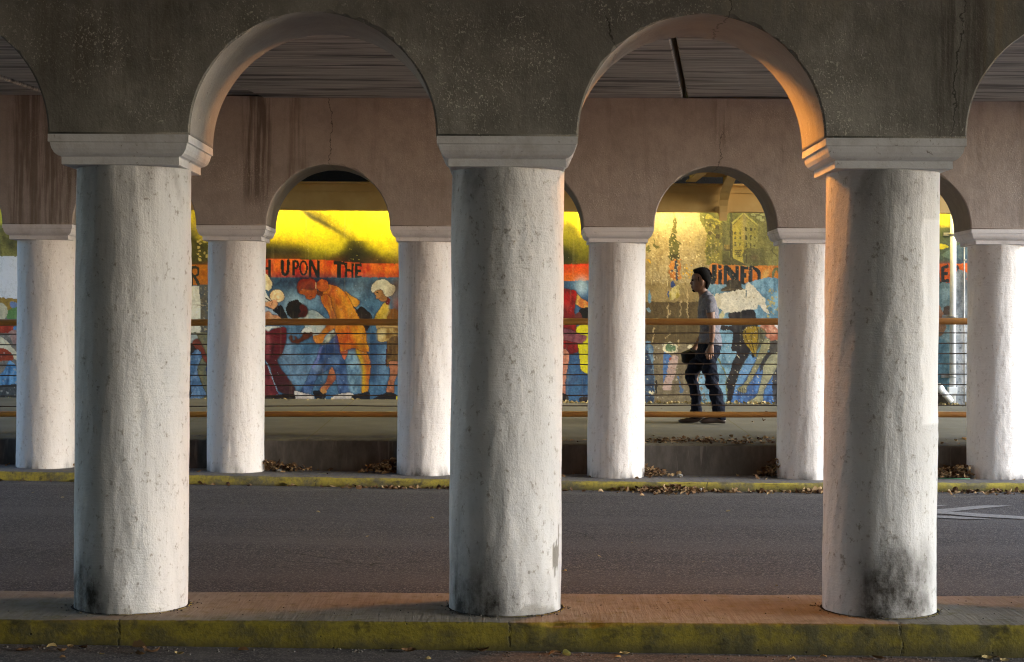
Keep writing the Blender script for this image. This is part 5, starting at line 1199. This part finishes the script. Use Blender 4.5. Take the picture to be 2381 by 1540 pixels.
for pts, yc in (([((580, 330), (800, 330), .08), ((600, 600), (830, 600), .06), ((690, 880), (880, 870), .05), ((740, 1200), (950, 1200), .045), ((760, 1420), (960, 1420), .04)], -.085), ([((450, 330), (740, 330), .08), ((300, 590), (510, 600), .06), ((360, 870), (520, 860), .05), ((385, 1180), (550, 1180), .045), ((390, 1390), (560, 1390), .04)], .09)):
    loft(bm, pts, q2, yc)
loft(bm, [((420, 1400), (660, 1400), .13), ((430, 1500), (660, 1510), .14), ((440, 1560), (640, 1560), .14), ((450, 1640), (620, 1640), .12)], q1)
fuse('body', bm, M['skin'], man, .0055, 1, ORG)
# hair
bm = bmesh.new()
loft(bm, [((335, 80), (405, 82), .028), ((275, 100), (460, 102), .06), ((236, 128), (492, 130), .078), ((240, 165), (516, 175), .086), ((270, 205), (534, 225), .088), ((292, 250), (541, 270), .086), ((318, 290), (540, 310), .084), ((398, 330), (526, 345), .081), ((404, 380), (506, 390), .076), ((408, 420), (490, 425), .066), ((440, 452), (474, 455), .045)], q1)
loft(bm, [((222, 128), (232, 150), .03), ((236, 112), (244, 178), .056), ((262, 100), (266, 205), .07), ((300, 95), (300, 214), .08)], q1)
loft(bm, [((292, 240), (330, 240), .083), ((296, 290), (325, 292), .079), ((302, 330), (318, 330), .074)], q1)
for k in range(70):
    rnd = random.Random(k); a = rnd.uniform(-2.8, .9); c, d = 390+150*math.cos(a), 240+150*math.sin(a); yy = rnd.uniform(-.05, .05)
    p0 = at(*q1(c, d), DP+yy); p1 = at(*q1(c+18*math.cos(a+.6), d+18*math.sin(a+.6)-4), DP+yy); tube(bm, [p0, p1], [.010, .003], 6)
fuse('hair', bm, M['hair'], man, .006, 1, ORG)
bm = bmesh.new(); loft(bm, [((206, 462), (240, 462), .022), ((208, 480), (262, 480), .032), ((228, 502), (276, 500), .024), ((245, 508), (270, 506), .012)], q1); fuse('goatee', bm, M['hair'], man, .004, 1, ORG)
for s in (-1, 1):
    bm = bmesh.new(); c = at(*q1(219, 300), DP+s*.031); bmesh.ops.create_uvsphere(bm, u_segments=12, v_segments=8, radius=.0105, matrix=Matrix.Translation(c-ORG)); obj('eye', bm, M['black'], man, True)
bm = bmesh.new()
for s in (-1, 1):
    tube(bm, [at(*q1(196+14*(1-math.cos(a))*.4, 300+16*math.sin(a)), DP+s*.034+.022*math.cos(a))-ORG for a in np.linspace(0, 2*math.pi, 13)], .0016, 6, False)
    tube(bm, [at(*q1(203, 294), DP+s*.058)-ORG, at(*q1(290, 296), DP+s*.079)-ORG, at(*q1(372, 300), DP+s*.084)-ORG], .0016, 6)
tube(bm, [at(*q1(192, 298), DP-.012)-ORG, at(*q1(190, 296), DP)-ORG, at(*q1(192, 298), DP+.012)-ORG], .0016, 6)
obj('glasses', bm, M['black'], man)
# shirt
bm = bmesh.new()
loft(bm, [((342, 572), (466, 462), .066), ((333, 610), (520, 512), .115), ((326, 650), (570, 570), .165), ((320, 720), (606, 650), .192), ((314, 800), (632, 760), .192), ((314, 880), (655, 850), .186), ((326, 980), (674, 960), .178), ((342, 1080), (686, 1080), .170), ((334, 1180), (691, 1190), .168), ((316, 1290), (698, 1300), .172), ((300, 1372), (709, 1420), .176)], q1, seg=32)
for s in (-1, 1):
    f = 0 if s < 0 else -14
    loft(bm, [((440+f, 560), (560+f, 560), .05, s*.13), ((408+f, 640), (596+f, 620), .068, s*.175), ((404+f, 710), (610+f, 690), .070, s*.198), ((418+f, 790), (611+f, 765), .066, s*.21), ((442+f, 868), (606+f, 822), .060, s*.216)], q1, seg=24)
fuse('shirt', bm, M['tee'], man, .007, 2, ORG, .042)
# jeans
bm = bmesh.new()
loft(bm, [((484, 50), (880, 85), .160), ((480, 110), (888, 125), .166), ((468, 170), (888, 200), .172), ((450, 230), (872, 262), .172), ((445, 310), (826, 310), .165), ((520, 400), (760, 400), .13)], q2, seg=28)
loft(bm, [((560, 290), (828, 290), .100), ((575, 420), (832, 420), .095), ((582, 520), (840, 520), .088), ((596, 610), (840, 610), .080), ((608, 690), (866, 680), .075), ((636, 800), (878, 790), .070), ((684, 880), (908, 870), .070), ((690, 980), (930, 970), .069), ((712, 1100), (956, 1090), .069), ((738, 1195), (974, 1190), .069), ((752, 1262), (970, 1262), .068), ((772, 1330), (984, 1325), .066), ((800, 1395), (990, 1412), .062)], q2, -.085, 24)
loft(bm, [((410, 300), (770, 320), .100), ((332, 430), (664, 430), .096), ((294, 510), (588, 520), .090), ((270, 600), (520, 610), .083), ((274, 680), (500, 668), .076), ((310, 770), (522, 758), .071), ((352, 860), (536, 850), .069), ((372, 960), (552, 950), .069), ((376, 1080), (560, 1070), .069), ((372, 1180), (568, 1180), .069), ((356, 1262), (576, 1262), .068), ((352, 1330), (590, 1318), .066), ((376, 1378), (600, 1368), .060)], q2, .09, 24)
fuse('jeans', bm, M['jeans'], man, .008, 2, ORG, .048)
for st, yc in (([((520, 1428), (524, 1446), .022), ((560, 1392), (566, 1464), .041), ((640, 1362), (648, 1470), .048), ((740, 1338), (744, 1466), .046), ((850, 1340), (850, 1462), .040), ((920, 1370), (922, 1472), .039), ((980, 1400), (976, 1470), .030)], -.085), ([((146, 1418), (150, 1436), .022), ((192, 1386), (200, 1456), .041), ((280, 1368), (290, 1464), .047), ((380, 1356), (390, 1462), .045), ((480, 1340), (485, 1444), .041), ((560, 1335), (565, 1424), .038), ((610, 1360), (604, 1396), .028)], .09)):
    bm = bmesh.new(); loft(bm, st, q2, yc, 18, 2.6); fuse('shoe', bm, M['shoe'], man, .006, 1, ORG)
bm = bmesh.new(); loft(bm, [((502, 1362), (578, 1364), .034, -.222), ((502, 1394), (576, 1398), .033, -.222)], q1)
c = at(*q1(520, 1378), DP-.258); bmesh.ops.create_cone(bm, cap_ends=True, segments=16, radius1=.017, radius2=.015, depth=.009, matrix=Matrix.Translation(c) @ Matrix.Rotation(R(90), 4, 'X'))
for v in bm.verts: v.co -= ORG
obj('wristwatch', bm, M['black'], man)
# the bag in his far hand
bm = bmesh.new()
loft(bm, [((196, 262), (212, 330), .03, .21), ((204, 228), (226, 380), .075, .21), ((250, 198), (256, 410), .10, .21), ((330, 176), (330, 418), .11, .215), ((420, 172), (420, 418), .112, .22), ((500, 182), (500, 416), .108, .22), ((580, 200), (580, 412), .10, .22), ((640, 240), (640, 390), .07, .22), ((668, 280), (668, 350), .03, .22)], q2, seg=24, ex=2.6)
for v in bm.verts:
    w = float(fbm(v.co.x*26, v.co.z*26+v.co.y*9, 55, 3))-.5; v.co += Vector((w, -w, w))*.026
tube(bm, [at(*q2(c, d), DP+.24) for c, d in ((350, 190), (370, 160), (420, 150), (470, 165), (490, 195))], .010, 8)
BO = at(*q2(430, 410), DP+.21)
b_ = fuse('shoulder_bag', bm, M['black'], None, .007, 1, BO); b_.location = BO
tag(b_, 'soft black bag carried in front of him by the walking man', 'bag')
# ------------------------------------------------------------------ light, sky, camera
def lamp_strip(x, y, z, w, label):
    t = empty('strip_light', (x, y, z), label, 'strip light', 'strip lights hidden behind the girder')
    bm = bmesh.new(); add_box(bm, -w/2, w/2, -.16, .10, .03, .10, .004); add_box(bm, -w/2, w/2, -.165, -.155, -.03, .10); obj('housing', bm, M['dark_steel'], t)
    bm = bmesh.new(); tube(bm, [(-w/2+.03, 0, -.002), (w/2-.03, 0, -.002)], .018, 12)
    obj('tube', bm, M['tube_glow'], t)
def emission(name, c, s):
    m = bpy.data.materials.new(name); m.use_nodes = True; nt = m.node_tree; nt.nodes.clear()
    e = nt.nodes.new('ShaderNodeEmission'); o = nt.nodes.new('ShaderNodeOutputMaterial')
    e.inputs[0].default_value = (*c, 1); e.inputs[1].default_value = s; nt.links.new(e.outputs[0], o.inputs[0]); return m
M['tube_glow'] = emission('warm_tube_light', (1, .80, .30), STRIP)
LS = [(-5.2, 'leftmost warm strip light behind the girder'), (-3.0, 'warm strip light behind the girder above the letter R'), (-1.55, 'warm strip light behind the girder above the words upon the'), (.75, 'warm strip light behind the girder left of the curved bracket'), (2.0, 'warm strip light behind the girder just beside the curved bracket'), (5.6, 'rightmost warm strip light behind the girder, near the drainpipe')]
for x, l in LS: lamp_strip(x, 21.80, 3.15, 1.25, l)
M['sodium_glow'] = emission('orange_sodium_light', (1, .35, .035), SODIUM)
t = empty('wall_lamp', (.80, 9.20, 3.36), 'orange sodium lamp on an arm behind the near arcade wall, above its right arch', 'wall lamp')
bm = bmesh.new(); add_box(bm, -.22, .22, -.095, .095, 0, .10, .012); obj('lamp_housing', bm, M['dark_steel'], t)
bm = bmesh.new(); tube(bm, [(0, -.30, .16), (0, -.2, .17), (0, 0, .09)], .018, 10); add_box(bm, -.05, .05, -.312, -.295, .08, .24, .004); obj('arm', bm, M['galv'], t)
bm = bmesh.new(); add_box(bm, -.2, .2, -.08, .08, -.07, -.002, .02); obj('lamp_lens', bm, M['sodium_glow'], t)

W = bpy.data.worlds.new('World'); SC.world = W; W.use_nodes = True
nt = W.node_tree; bgn = nt.nodes['Background']; sky = nt.nodes.new('ShaderNodeTexSky'); sky.sky_type = 'NISHITA'
sky.sun_disc = False; sky.sun_elevation = R(SUN_EL); sky.sun_rotation = R(SUN_ROT); sky.air_density = 1.; sky.dust_density = .8; sky.ozone_density = 3.
nt.links.new(sky.outputs[0], bgn.inputs[0]); bgn.inputs[1].default_value = SKY
sl = bpy.data.lights.new('sun', 'SUN'); sl.energy = SUN; sl.angle = R(38); sl.color = (.96, .98, 1.)
so = bpy.data.objects.new('sun', sl); COL.objects.link(so)
az = R(SUN_ROT)                                                     # clockwise from +y
sd = Vector((math.sin(az)*math.cos(R(SUN_EL)), math.cos(az)*math.cos(R(SUN_EL)), math.sin(R(SUN_EL))))
so.rotation_euler = sd.to_track_quat('Z', 'Y').to_euler()

cd = bpy.data.cameras.new('camera'); cam = bpy.data.objects.new('camera', cd); COL.objects.link(cam)
cd.sensor_width = 36; cd.lens = FPX/2381*36; cd.clip_end = 500; cd.clip_start = .1; cd.shift_y = -10/2381
cam.matrix_world = Matrix.Translation((0, 0, EYE)) @ Matrix.Rotation(R(90), 4, 'X') @ Matrix.Rotation(ROLL, 4, 'Z')
SC.camera = cam
SC.view_settings.view_transform = 'Standard'; SC.view_settings.look = 'None'; SC.view_settings.gamma = 1; SC.view_settings.exposure = EXPO
SC.render.engine = 'CYCLES'
cy = SC.cycles; cy.use_denoising = True; cy.max_bounces = 8; cy.diffuse_bounces = 6; cy.glossy_bounces = 2; cy.transmission_bounces = 2; cy.sample_clamp_indirect = 8
cy.use_adaptive_sampling = False; SC.cycles.filter_width = 1.15
try: cy.denoiser = 'OPENIMAGEDENOISE'; cy.denoising_input_passes = 'RGB_ALBEDO_NORMAL'; cy.denoising_prefilter = 'NONE'
except Exception: pass
